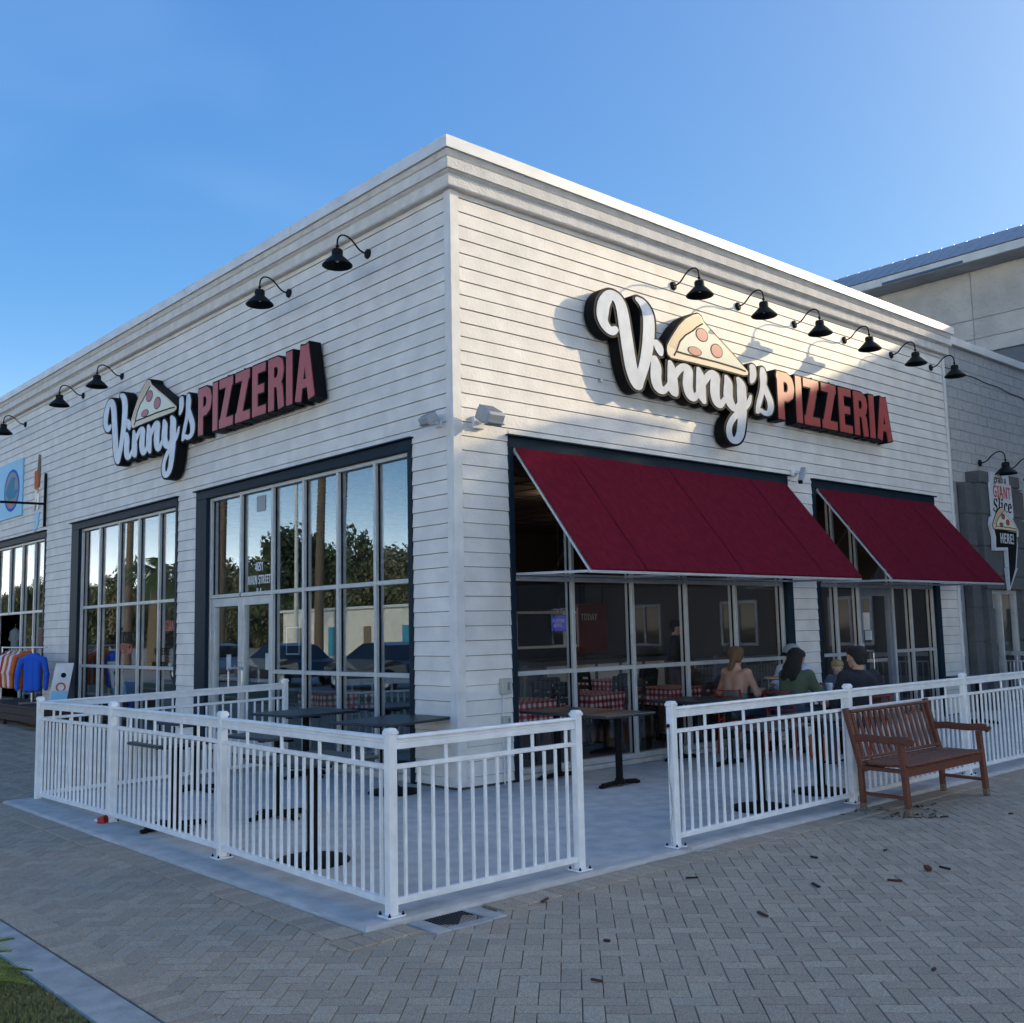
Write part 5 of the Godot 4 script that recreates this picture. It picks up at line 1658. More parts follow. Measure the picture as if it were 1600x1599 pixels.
func interior() -> void:
	var spots := [[2.2, -1.5, "nearest the big window's left end"], [3.75, -1.75, "behind the second mullion"], [5.35, -1.6, "behind the big window's right end"], [3.4, -4.0, "in the second row"], [6.6, -3.9, "deep inside by the counter"], [1.9, -5.4, "deep inside near the street windows"]]
	var n := 0
	var ch := wood_chair()
	for i in spots.size():
		var s: Array = spots[i]
		var T := thing("dining_table", "square dining table inside under a checked cloth, %s" % s[2], "table", Vector3(s[0], 0.006, s[1]), 0.1 * sin(i * 2.0), "checked dining tables inside")
		var m := MB.new()
		m.box(Vector3(0, 0.72, 0), Vector3(0.42, 0.014, 0.42))
		obj("tabletop", m, M.chair_in, T)
		m = MB.new()
		m.tube([Vector3(0, 0.0, 0), Vector3(0, 0.7, 0)], [0.04], 10)
		m.box(Vector3(0, 0.02, 0), Vector3(0.25, 0.02, 0.05))
		m.box(Vector3(0, 0.021, 0), Vector3(0.05, 0.02, 0.25))
		obj("column", m, M.black, T)
		# cloth with a fluted drop
		m = MB.new()
		var ring := []
		for k in 48:
			var a := TAU * k / 48
			var d := Vector2(cos(a), sin(a))
			var e := d / maxf(absf(d.x), absf(d.y))
			ring.append([e * 0.43, e * (0.445 + 0.018 * sin(k * 1.7 + i))])
		for k in 48:
			var A: Array = ring[k]
			var Bq: Array = ring[(k + 1) % 48]
			var v := func(q: Vector2, y: float) -> Vector3: return Vector3(q.x, y, q.y)
			m.otri(v.call(Vector2.ZERO, 0.738), v.call(A[0], 0.738), v.call(Bq[0], 0.738), Vector3.UP)
			m.oquad(v.call(A[0], 0.738), v.call(Bq[0], 0.738), v.call(Bq[1], 0.50), v.call(A[1], 0.50), v.call(A[0], 0))
		var cl := obj("tablecloth", m, M.gingham)
		cl.position = Vector3(s[0], 0.006, s[1])
		cl.rotation.y = 0.1 * sin(i * 2.0)
		tag(cl, "red and white checked cloth on the dining table %s" % s[2], "tablecloth", "checked tablecloths inside")
		for k in 4:
			var a := PI / 2 * k + 0.1 * sin(i * 5.0 + k)
			var p := Vector3(s[0] - sin(a) * 0.62, 0.006, s[1] - cos(a) * 0.62)
			var t := "dark dining chair on the %s side of the table %s" % [["back", "left", "window", "right"][k], s[2]]
			if n == 0:
				ch.position = p; ch.rotation.y = a
				ch.set_meta("label", t)
			else: dup(ch, p, a, t)
			n += 1
	# service counter, pass-through, menu board, screen
	var K := thing("service_counter", "long pale panelled service counter deep inside the restaurant", "counter", Vector3.ZERO)
	var m := MB.new()
	m.bb(7.4, 11.2, 0.006, 1.0, -7.2, -6.5)
	obj("counter_body", m, M.counter_in, K)
	m = MB.new()
	m.bb(7.3, 11.25, 1.0, 1.05, -7.25, -6.42, 0.01)
	obj("counter_top", m, M.wall_in_dark, K)
	for i in 5:
		m = MB.new()
		m.bb(7.5 + i * 0.74, 8.14 + i * 0.74, 0.2, 0.9, -6.499, -6.485, 0.004)
		obj("panel", m, M.white_plastic, K)
	var P := thing("partition", "inner partition wall with white framed pass-through windows", "partition")
	m = MB.new()
	m.bb(4.4, 11.35, 0.006, 3.85, -9.3, -9.1)
	obj("wall", m, M.wall_in_dark, P)
	for q in [[9.0, 10.6], [10.7, 11.3]]:
		m = MB.new()
		m.bb(q[0], q[1], 2.0, 2.06, -9.099, -9.04); m.bb(q[0], q[1], 1.2, 1.26, -9.099, -9.04)
		m.bb(q[0], q[0] + 0.05, 1.26, 2.0, -9.099, -9.04); m.bb(q[1] - 0.05, q[1], 1.26, 2.0, -9.099, -9.04)
		obj("pass_frame", m, M.white_plastic, P)
	var R := thing("menu_board", "dark red board with a pale title hanging inside above the counter", "board")
	m = MB.new()
	m.bb(6.9, 7.7, 1.2, 2.1, -5.05, -5.0, 0.01)
	obj("panel", m, M.red_board, R)
	obj("board_title", lettering("TODAY", 0.16, 0.8), M.box_beige, R).transform = on_face(RF, 7.2, 1.85, -4.996, 0.8)
	m = MB.new()
	m.tube([Vector3(7.0, 2.1, -5.02), Vector3(7.0, 3.85, -5.02)], [0.008], 6)
	m.tube([Vector3(7.6, 2.1, -5.02), Vector3(7.6, 3.85, -5.02)], [0.008], 6)
	obj("hanger", m, M.black, R)
	var S := thing("television_screen", "blue lit screen hanging inside behind the window's first pane", "screen")
	m = MB.new()
	m.bb(5.25, 5.70, 1.60, 1.87, -4.05, -4.0)
	obj("casing", m, M.black, S)
	m = MB.new()
	m.bb(5.262, 5.688, 1.612, 1.858, -3.999, -3.994)
	obj("screen", m, M.screen, S)
	obj("screen_text", lettering("FLAVOR", 0.075, 0.9), M.sign_white, S).transform = on_face(RF, 5.41, 1.78, -3.99, 0.9)
	obj("screen_text", lettering("SHOTS", 0.075, 0.9), M.sign_white, S).transform = on_face(RF, 5.40, 1.70, -3.99, 0.9)
	m = MB.new()
	m.tube([Vector3(5.48, 1.87, -4.03), Vector3(5.48, 3.85, -4.03)], [0.015], 8)
	obj("hanger", m, M.black, S)
	# a few ceiling lights that are on
	for q in [[4.9, -3.4, "first"], [8.2, -5.6, "second"]]:
		var L := thing("ceiling_light", "small lit round ceiling light inside, the %s from the corner" % q[2], "ceiling light", Vector3(q[0], 3.85, q[1]), 0.0, "lit ceiling lights inside")
		m = MB.new()
		m.lathe(Vector3(0, -0.04, 0), [Vector2(0.07, 0.0), Vector2(0.09, 0.0), Vector2(0.09, 0.04), Vector2(0.0, 0.04)], 18)
		obj("ring", m, M.white_plastic, L)
		m = MB.new()
		m.lathe(Vector3(0, -0.03, 0), [Vector2(0.0, 0.0), Vector2(0.068, 0.0), Vector2(0.068, 0.01), Vector2(0.0, 0.01)], 18)
		obj("bulb", m, M.bulb_glow, L)
		var o := OmniLight3D.new()
		o.name = "ceiling_lamp"
		o.position = Vector3(0, -0.1, 0)
		o.light_color = Color(1, 0.85, 0.65)
		o.light_energy = 0.15
		o.light_size = 0.07
		o.omni_range = 14.0
		o.omni_attenuation = 2.0
		o.shadow_enabled = true
		L.add_child(o)
	# stock and partitions behind the shop at the left
	var sh := thing("shop_partition", "inner wall between the restaurant and the surf shop", "partition")
	m = MB.new()
	m.bb(0.26, 8.0, 0.006, 3.85, -12.6, -12.5)
	obj("wall", m, M.wall_in, sh)
	var N := thing("neon_sign", "small glowing red and green neon oval in the shop window", "neon sign", Vector3(0.16, 3.36, -14.7))
	m = MB.new()
	var ringp := []
	for k in 25: ringp.append(Vector3(0, sin(TAU * k / 24) * 0.17, cos(TAU * k / 24) * 0.26))
	m.tube(ringp, [0.012], 6, false)
	obj("neon_tube", m, M.neon_green, N)
	m = MB.new()
	m.tube([Vector3(0, 0.09, -0.12), Vector3(0, -0.09, -0.12)], [0.014], 6)
	m.tube([Vector3(0, 0.09, 0.0), Vector3(0, -0.09, 0.0)], [0.014], 6)
	m.tube([Vector3(0, 0.09, 0.12), Vector3(0, -0.09, 0.12), Vector3(0, -0.09, 0.18)], [0.014], 6)
	obj("neon_tube", m, M.neon_red, N)
	for q in [[0.6, -13.6, "cloth_black", "black"], [0.55, -14.9, "cloth_pink", "pink"], [0.6, -15.3, "cloth_white", "white"], [0.6, -16.9, "cap_grey", "grey"]]:
		shirt("hanging_shirt", "%s T-shirt on display inside the surf shop window" % q[3], Vector3(q[0], 2.0, q[1]), -PI / 2, M[q[2]], "shirts on display in the shop window", false)

func shirt(called: String, label: String, at: Vector3, turn: float, m0: Material, group: String, sleeves: bool) -> Node3D:
	# a garment on a hanger: at is the hook, the body hangs below; local +z faces out
	var S := thing(called, label, "shirt", at, turn, group)
	var b := [[Vector3(-0.10, -0.17, 0), Vector3(-0.10, -0.70, 0), 0.055, 0.06], [Vector3(0.10, -0.17, 0), Vector3(0.10, -0.70, 0), 0.055, 0.06], [Vector3(0, -0.16, 0), Vector3(0, -0.70, 0.01), 0.055, 0.065], [Vector3(-0.02, -0.12, 0), Vector3(-0.2, -0.17, 0), 0.045, 0.05], [Vector3(0.02, -0.12, 0), Vector3(0.2, -0.17, 0), 0.045, 0.05]]
	for k in [-1, 1]:
		if sleeves:
			b.append([Vector3(k * 0.21, -0.18, 0), Vector3(k * 0.27, -0.45, 0.01), 0.052, 0.046])
			b.append([Vector3(k * 0.27, -0.45, 0.01), Vector3(k * 0.265, -0.70, 0.02), 0.046, 0.036])
		else: b.append([Vector3(k * 0.2, -0.17, 0), Vector3(k * 0.28, -0.32, 0), 0.05, 0.055])
	if sleeves: b.append([Vector3(-0.07, -0.10, -0.03), Vector3(0.07, -0.10, -0.03), 0.05, 0.05])
	obj("garment", flesh(b, 0.014, 0.03), m0, S)
	var m := MB.new()
	m.tube([Vector3(0, -0.06, 0), Vector3(0, 0.0, 0), Vector3(0.02, 0.025, 0), Vector3(0.03, 0.0, 0)], [0.004], 6)
	m.tube([Vector3(0, -0.06, 0), Vector3(-0.2, -0.13, 0)], [0.005], 6)
	m.tube([Vector3(0, -0.06, 0), Vector3(0.2, -0.13, 0)], [0.005], 6)
	obj("hanger", m, M.steel, S)
	return S

# ---------------------------------------------------------------- the shop's things at the left
func shop_things() -> void:
	var F := off_frame(LF, 15.7, 4.9)
	var S := thing("shop_sign", "turquoise surf shop board with a wave in a ring on the left front", "sign")
	var m := MB.new()
	m.fbox(F, -1.15, 1.15, -0.62, 0.61, 0.016, 0.05, 0.004)
	obj("panel", m, M.turq_sign, S)
	var disc := func(c: Vector2, r: float, z0: float, z1: float) -> MB:
		var p := PackedVector2Array()
		for i in 36: p.append(c + Vector2(cos(TAU * i / 36) * r * 1.15, sin(TAU * i / 36) * r))
		var q := MB.new()
		q.poly(p, z0, z1, F)
		return q
	obj("ring", disc.call(Vector2(0.45, -0.02), 0.46, 0.05, 0.053), M.cloth_blue, S)
	obj("ring_field", disc.call(Vector2(0.45, -0.02), 0.40, 0.05, 0.055), M.cap_grey, S)
	m = MB.new()
	m.poly(PackedVector2Array([Vector2(0.02, -0.05), Vector2(0.2, 0.12), Vector2(0.5, 0.28), Vector2(0.72, 0.22), Vector2(0.6, 0.1), Vector2(0.66, -0.02), Vector2(0.9, -0.05), Vector2(0.7, -0.2), Vector2(0.3, -0.22)]), 0.05, 0.058, F)
	obj("wave", m, M.turquoise, S)
	m = MB.new()
	m.poly(PackedVector2Array([Vector2(0.1, -0.25), Vector2(0.78, -0.25), Vector2(0.62, -0.37), Vector2(0.3, -0.37)]), 0.05, 0.058, F)
	obj("sand", m, M.cloth_pink, S)
	var Bk := thing("sign_bracket", "black bracket with a long arm beside the turquoise shop board", "bracket")
	m = MB.new()
	m.bar(Vector3(-0.05, 3.90, -13.06), Vector3(-0.05, 4.98, -13.06), 0.06, 0.045, Vector3.RIGHT, 0.01)
	obj("upright", m, M.black, Bk)
	m = MB.new()
	m.bar(Vector3(-0.07, 4.36, -13.06), Vector3(-1.3, 4.34, -13.06), 0.045, 0.045, Vector3.UP, 0.006)
	obj("arm", m, M.black, Bk)
	# a flat cut-out bird figure on the wall
	var G := off_frame(LF, 13.62, 4.7)
	var O := thing("wall_cutout", "painted wooden wading bird cut-out on the wall by the black bracket", "wall decoration")
	for q in [[[0.02, 0.75, 0.14, 0.72, 0.16, 0.3, 0.1, 0.05, -0.02, 0.1, -0.02, 0.45], "worn_wood", 0.03], [[-0.16, 0.40, 0.02, 0.42, 0.10, 0.2, 0.02, 0.0, -0.14, 0.05], "cloth_orange", 0.045], [[-0.1, 0.02, 0.06, 0.05, -0.02, -0.22, -0.16, -0.42], "sign_crust", 0.04], [[0.02, -0.06, 0.14, -0.1, 0.10, -0.4, 0.02, -0.42], "sign_white", 0.04], [[-0.06, -0.48, 0.16, -0.46, 0.12, -0.72, -0.12, -0.88], "turq_sign", 0.035]]:
		var p := PackedVector2Array()
		for i in range(0, q[0].size(), 2): p.append(Vector2(q[0][i], q[0][i + 1]))
		m = MB.new()
		m.poly(p, 0.016, q[2], G)
		obj("painted_piece", m, M[q[1]], O)
	# low wooden platform with a clothes rail and a leaning surfboard
	var D := thing("wooden_platform", "low dark brown plank platform outside the surf shop", "platform", Vector3(0, 0, 0))
	for i in 6:
		m = MB.new()
		m.bb(-0.97 + i * 0.135, -0.84 + i * 0.135, 0.455, 0.49, -15.4, -10.25, 0.004)
		obj("plank", m, M.pallet_wood, D)
	for i in 2:
		m = MB.new()
		m.bb(-0.95, -0.18, 0.215 + i * 0.12, 0.33 + i * 0.12, -10.29, -10.262, 0.004)
		obj("plank", m, M.pallet_wood, D)
		m = MB.new()
		m.bb(-0.97, -0.942, 0.215 + i * 0.12, 0.33 + i * 0.12, -15.4, -10.30, 0.004)
		obj("plank", m, M.pallet_wood, D)
	for q in [[-0.92, -10.33], [-0.2, -10.33], [-0.92, -12.2], [-0.92, -15.2], [-0.2, -15.2]]:
		m = MB.new()
		m.bb(q[0] - 0.03, q[0] + 0.03, 0.06, 0.453, q[1] - 0.03, q[1] + 0.03)
		obj("leg", m, M.pallet_wood, D)
	var R := thing("clothes_rail", "steel clothes rail standing on the wooden platform", "clothes rail", Vector3(-0.62, 0.491, -12.3))
	m = MB.new()
	m.tube([Vector3(0, 1.02, -1.25), Vector3(0, 1.02, 1.35)], [0.016], 10)
	obj("rail", m, M.steel, R)
	for z in [-1.23, 0.62]:
		m = MB.new()
		m.tube([Vector3(0, 0.02, z), Vector3(0, 1.04, z)], [0.016], 10)
		obj("upright", m, M.steel, R)
		m = MB.new()
		m.bar(Vector3(-0.22, 0.015, z), Vector3(0.22, 0.015, z), 0.03, 0.03)
		obj("foot", m, M.steel, R)
	var cols := ["cloth_orange", "cloth_white", "cloth_orange", "sign_crust_edge", "cloth_red", "cloth_white", "cloth_orange", "cloth_black"]
	var nm := ["orange", "white", "bright orange", "tan", "red", "white", "orange", "black"]
	for i in 8:
		shirt("hanging_shirt", "%s long sleeved shirt on the clothes rail, %s behind the blue hoodie" % [nm[i], ["first", "second", "third", "fourth", "fifth", "sixth", "seventh", "eighth"][i]], Vector3(-0.62, 1.50, -12.05 - i * 0.15), 0.15, M[cols[i]], "shirts on the clothes rail", true)
	shirt("blue_hoodie", "bright blue hooded top hanging at the near end of the clothes rail", Vector3(-0.66, 1.46, -11.55), -0.75, M.cloth_blue, "", true).set_meta("category", "hoodie")
	var U := thing("leaning_sign_board", "white sign board with a sun and blue waves leaning by the shop window", "sign board", Vector3(-0.42, 0.491, -10.75), -0.35)
	m = MB.new()
	m.box(Vector3(0, 0.37, 0), Vector3(0.15, 0.37, 0.012), Basis(Vector3(1, 0, 0), Vector3(0.16, 1, -0.1).normalized(), Vector3(0, 0.1, 1).normalized()), 0.006)
	obj("panel", m, M.sign_white, U)
	m = MB.new()
	m.box(Vector3(-0.03, 0.14, 0.023), Vector3(0.14, 0.11, 0.014), Basis(Vector3(1, 0, 0), Vector3(0.16, 1, -0.1).normalized(), Vector3(0, 0.1, 1).normalized()))
	obj("sea", m, M.turq_sign, U)
	m = MB.new()
	m.lathe(Vector3(0.0, 0.31, 0.006), [Vector2(0.085, 0.0), Vector2(0.085, 0.018), Vector2(0.055, 0.018), Vector2(0.055, 0.0)], 20, Basis(Vector3(1, 0, 0), Vector3(0, 0, 1), Vector3(0, -1, 0)))
	obj("sun", m, M.cloth_orange, U)
	m = MB.new()
	m.lathe(Vector3(0.04, 0.52, -0.012), [Vector2(0.045, 0.0), Vector2(0.045, 0.016), Vector2(0.0, 0.016)], 16, Basis(Vector3(1, 0, 0), Vector3(0, 0, 1), Vector3(0, -1, 0)))
	obj("emblem", m, M.gasket, U)
	var Bl := thing("blue_stanchion", "bright blue post with a ball top inside the left window", "post", Vector3(0.42, 0.006, -9.62))
	m = MB.new()
	m.tube([Vector3(0, 0, 0), Vector3(0, 0.70, 0)], [0.06], 12)
	obj("post", m, M.cloth_blue, Bl)
	m = MB.new()
	m.ball(Vector3(0, 0.80, 0), Vector3(0.13, 0.13, 0.13), 16)
	obj("ball", m, M.cloth_blue, Bl)

# ---------------------------------------------------------------- small things on the walls
func wall_things() -> void:
	for q in [[RF, 0.31, 3.93, "white floodlight on the awning front just right of the building corner", 1.0], [LF, 0.22, 3.92, "white floodlight on the left front just left of the building corner", 0.68]]:
		var F: Dictionary = q[0]
		var k: float = q[4]
		var T := thing("floodlight", q[3], "floodlight", Vector3.ZERO, 0.0, "floodlights either side of the building corner")
		var W := func(u: float, y: float, n: float) -> Vector3: return F.o + F.u * (q[1] + u * k) + Vector3.UP * (q[2] + y * k) + F.n * (0.016 + n * k)
		var m := MB.new()
		m.box(W.call(0, -0.02, 0.02), Vector3(0.075, 0.07, 0.022) * k, Basis(F.u, Vector3.UP, F.n), 0.008)
		obj("wall_box", m, M.white_plastic, T)
		m = MB.new()
		m.tube([W.call(0, -0.02, 0.03), W.call(0, 0.0, 0.14)], [0.025 * k], 10)
		obj("swivel", m, M.white_plastic, T)
		m = MB.new()
		var b := Basis(F.u, (Vector3.UP * 0.86 + F.n * 0.5).normalized(), (F.n * 0.86 - Vector3.UP * 0.5).normalized())
		m.box(W.call(0, 0.02, 0.23), Vector3(0.125, 0.075, 0.115) * k, b, 0.02 * k)
		for i in 7: m.box(W.call(-0.09 + i * 0.03, 0.055, 0.21), Vector3(0.004, 0.065, 0.09) * k, b)
		obj("housing", m, M.dirty_white, T)
		m = MB.new()
		m.box(W.call(0, -0.037, 0.265), Vector3(0.11, 0.006, 0.085) * k, b)
		obj("lens", m, M.alu_grey, T)
	var C := thing("security_camera", "small white security camera between the two awnings, turned down", "camera")
	var m := MB.new()
	m.box(Vector3(6.42, 3.87, 0.05), Vector3(0.05, 0.05, 0.03), Basis(), 0.01)
	obj("mount", m, M.white_plastic, C)
	m = MB.new()
	m.tube([Vector3(6.42, 3.87, 0.06), Vector3(6.40, 3.86, 0.16), Vector3(6.46, 3.84, 0.2)], [0.015], 8)
	obj("arm", m, M.white_plastic, C)
	m = MB.new()
	m.bar(Vector3(6.52, 3.93, 0.16), Vector3(6.26, 3.70, 0.26), 0.07, 0.07, Vector3.UP, 0.01)
	obj("barrel", m, M.dirty_white, C)
	m = MB.new()
	m.bar(Vector3(6.262, 3.702, 0.259), Vector3(6.255, 3.695, 0.262), 0.06, 0.06, Vector3.UP)
	obj("lens", m, M.gasket, C)
	for q in [[1.04, 0.07, 0.085, "beige electrical box with a slot on the corner pier"], [0.675, 0.05, 0.045, "small outlet box low on the corner pier"]]:
		var E := thing("electrical_box", q[3], "electrical box")
		m = MB.new()
		m.bb(0.63 - q[1], 0.63 + q[1], q[0] - q[2], q[0] + q[2], 0.012, 0.075, 0.008)
		obj("casing", m, M.box_beige, E)
		m = MB.new()
		m.bb(0.635, 0.665, q[0] - q[2] * 0.5, q[0] + q[2] * 0.5, 0.074, 0.079)
		obj("cover", m, M.alu_grey, E)
		m = MB.new()
		m.tube([Vector3(0.60, q[0] - q[2], 0.04), Vector3(0.60, q[0] - q[2] - 0.12, 0.03), Vector3(0.61, 0.0, 0.03)], [0.01], 6)
		obj("conduit", m, M.white_plastic, E)

# ---------------------------------------------------------------- the grey block building at the right
func block_building() -> void:
	var B := thing("block_building", "grey painted block building with dark slate panels at the right", "building")
	var z := -0.06
	var m := MB.new()
	m.bb(11.63, 12.5, -0.1, 6.8, -20, z - 0.012)
	m.bb(13.9, 30.0, -0.1, 6.8, -20, z - 0.012)
	m.bb(12.5, 13.9, 2.20, 6.8, -20, z - 0.012)
	m.bb(12.5, 13.9, -0.1, 2.20, -20, -1.0)
	var W := obj("wall", m, M.mortar, B)
	var bm := []
	for ln in [0.394, 0.192]:
		var b := MB.new()
		b.box(Vector3.ZERO, Vector3(ln / 2, 0.0975, 0.02), Basis(), 0.004)
		bm.append(b.mesh())
	var tones := []
	for i in 3: tones.append(varied(M.block, lin(0.47 * [1.0, 0.965, 1.03][i], 0.465 * [1.0, 0.97, 1.03][i], 0.445 * [1.0, 0.975, 1.025][i])))
	for r in 33:
		var y := 6.69 - r * 0.2
		var x := 11.64 + (0.0 if r % 2 else 0.2)
		if r % 2 == 0:
			var o := obj("block", bm[1], tones[rng.randi() % 3], W)
			o.position = Vector3(11.737, y, z - 0.012 + rng.randf_range(-0.0015, 0.0015))
		while x < 15.6:
			var behind: bool = y < 4.1 and x + 0.4 > 11.97 and x < 14.4
			if not behind:
				var o := obj("block", bm[0], tones[rng.randi() % 3], W)
				o.position = Vector3(x + 0.2, y, z - 0.012 + rng.randf_range(-0.0015, 0.0015))
			x += 0.4
	m = MB.new()
	m.bb(15.62, 30, 0.0, 6.8, z - 0.02, z)
	obj("far_blocks", m, M.block, B)
	for q in [[11.70, 12.2], [12.206, 15.3], [15.306, 18.5], [18.506, 30.0]]:
		m = MB.new()
		m.bb(q[0], q[1], 6.795, 6.945, -0.5, 0.03, 0.004)
		obj("coping", m, M.coping, B)
	m = MB.new()
	var pts := []
	for i in 40: pts.append(Vector3(11.68 + i * 0.15, 6.32 + 0.012 * sin(i * 0.9) - 0.0008 * i * i * 0.3, z + 0.02))
	m.tube(pts, [0.008], 6)
	obj("cable", m, M.gasket, B)
	# slate coloured relief panels with deep grooves, in two steps
	var gy := [0.0, 0.62, 1.24, 1.86, 2.44, 2.995, 3.585, 4.17, 4.42]
	for i in gy.size() - 1:
		var y0: float = gy[i] + 0.014
		var y1: float = gy[i + 1] - 0.014
		if y0 < 4.1:
			m = MB.new()
			m.bb(11.97, 12.33, y0, minf(y1, 4.20), z, 0.10, 0.008)
			obj("relief_panel", m, M.slate, B)
		if y1 < 2.25:
			for q in [[12.31, 12.56], [13.82, 14.07]]:
				m = MB.new()
				m.bb(q[0], q[1], y0, y1, z, 0.22, 0.008)
				obj("relief_panel", m, M.slate, B)
		else:
			m = MB.new()
			m.bb(12.31, 14.07, maxf(y0, 2.21), y1, z, 0.22, 0.008)
			obj("relief_panel", m, M.slate, B)
		m = MB.new()
		m.bb(14.06, 14.5, y0, minf(y1, 4.20), z, 0.10, 0.008)
		obj("relief_panel", m, M.slate, B)
	m = MB.new()
	m.bb(11.98, 12.32, 0.0, 4.18, z, 0.075)
	m.bb(12.33, 12.55, 0.0, 2.2, z, 0.19)
	m.bb(13.83, 14.48, 0.0, 2.2, z, 0.08)
	m.bb(12.33, 14.05, 2.195, 4.37, z, 0.19)
	obj("relief_core", m, M.slate, B)
	m = MB.new()
	for q in [[12.56, 12.62], [13.74, 13.82], [13.10, 13.15]]: m.bb(q[0], q[1], 0.0, 2.19, 0.0, 0.10, 0.004)
	m.bb(12.62, 13.74, 2.12, 2.19, 0.0, 0.10, 0.004)
	m.bb(12.62, 13.74, 0.0, 0.1, 0.0, 0.10, 0.004)
	var win := obj("window", m, M.alu, B)
	for q in [[12.62, 13.10], [13.15, 13.74]]:
		m = MB.new()
		m.bb(q[0], q[1], 0.1, 2.12, 0.045, 0.051)
		obj("pane", m, M.glass, win)
	m = MB.new()
	m.bb(12.5, 13.9, 0.0, 2.24, -0.9, -0.88)
	obj("blind", m, M.wall_in_dark, win)
	# arrow sign
	var F := {"o": Vector3(-0.56, -0.02, 0), "u": Vector3(1, 0, 0), "n": Vector3(0, 0, 1)}
	var S := thing("slice_arrow_sign", "tall white and black arrow sign offering a giant slice on the slate panels", "sign")
	var top := PackedVector2Array([Vector2(13.20, 4.42), Vector2(13.98, 4.42), Vector2(13.99, 4.22), Vector2(14.06, 4.22), Vector2(14.08, 3.58), Vector2(13.17, 3.58), Vector2(13.16, 4.22), Vector2(13.20, 4.22)])
	m = MB.new()
	m.poly(top, 0.24, 0.285, F)
	obj("upper_panel", m, M.sign_white, S)
	var arrow := PackedVector2Array([Vector2(13.60, 3.72), Vector2(13.95, 3.60), Vector2(14.22, 3.36), Vector2(14.20, 3.24), Vector2(14.12, 3.22), Vector2(14.13, 3.05), Vector2(14.00, 2.64), Vector2(14.05, 2.62), Vector2(13.64, 2.20), Vector2(13.58, 2.62), Vector2(13.63, 2.64), Vector2(13.62, 2.95), Vector2(13.10, 2.93), Vector2(13.12, 3.18), Vector2(13.02, 3.42), Vector2(13.08, 3.55), Vector2(13.35, 3.68)])
	m = MB.new()
	m.poly(arrow, 0.24, 0.30, F)
	obj("arrow_panel", m, M.sign_white, S)
	m = MB.new()
	m.poly(PackedVector2Array([Vector2(13.14, 3.34), Vector2(14.12, 3.31), Vector2(14.08, 3.05), Vector2(13.94, 2.62), Vector2(13.66, 2.27), Vector2(13.68, 3.01), Vector2(13.17, 2.99), Vector2(13.20, 3.18)]), 0.30, 0.304, F)
	obj("arrow_print", m, M.black, S)
	slice_art(S, F, 0.312, 0.60, Vector2(12.27, 3.03))
	for t in [["grab a", 13.58, 4.29, 0.17, "black", 0.95, 0.18, true], ["GIANT", 13.62, 4.05, 0.30, "sign_red", 0.80, 0.0, false], ["Slice", 13.62, 3.79, 0.33, "black", 1.0, 0.18, true]]:
		obj("print", lettering(t[0], t[3], 1.0, t[7]), M[t[4]], S).transform = on_face(F, t[1], t[2], 0.288, t[5], t[6])
	obj("print", lettering("HERE!", 0.25, 1.0), M.sign_white, S).transform = on_face(F, 13.66, 3.17, 0.307, 0.85, 0.0)
	# red cushioned seats stacked behind the right railing
	for i in 4:
		var C := thing("red_settee", "dark red padded outdoor seat by the grey block wall, %s from the left" % ["first", "second", "third", "fourth"][i], "seat", Vector3(13.75 + i * 0.42, 0, 0.75 - i * 0.1), -0.3, "red seats by the grey wall")
		m = MB.new()
		m.box(Vector3(0, 0.40, 0), Vector3(0.2, 0.07, 0.24), Basis(), 0.03)
		obj("seat", m, M.dark_red, C)
		m = MB.new()
		m.box(Vector3(0, 0.74, -0.2), Vector3(0.2, 0.27, 0.05), Basis(Vector3.RIGHT, -0.12), 0.03)
		obj("backrest", m, M.dark_red, C)
		for q in [[-1, -1], [1, -1], [-1, 1], [1, 1]]:
			m = MB.new()
			m.bar(Vector3(q[0] * 0.17, 0, q[1] * 0.2), Vector3(q[0] * 0.17, 0.35, q[1] * 0.19), 0.03, 0.03)
			obj("leg", m, M.black, C)

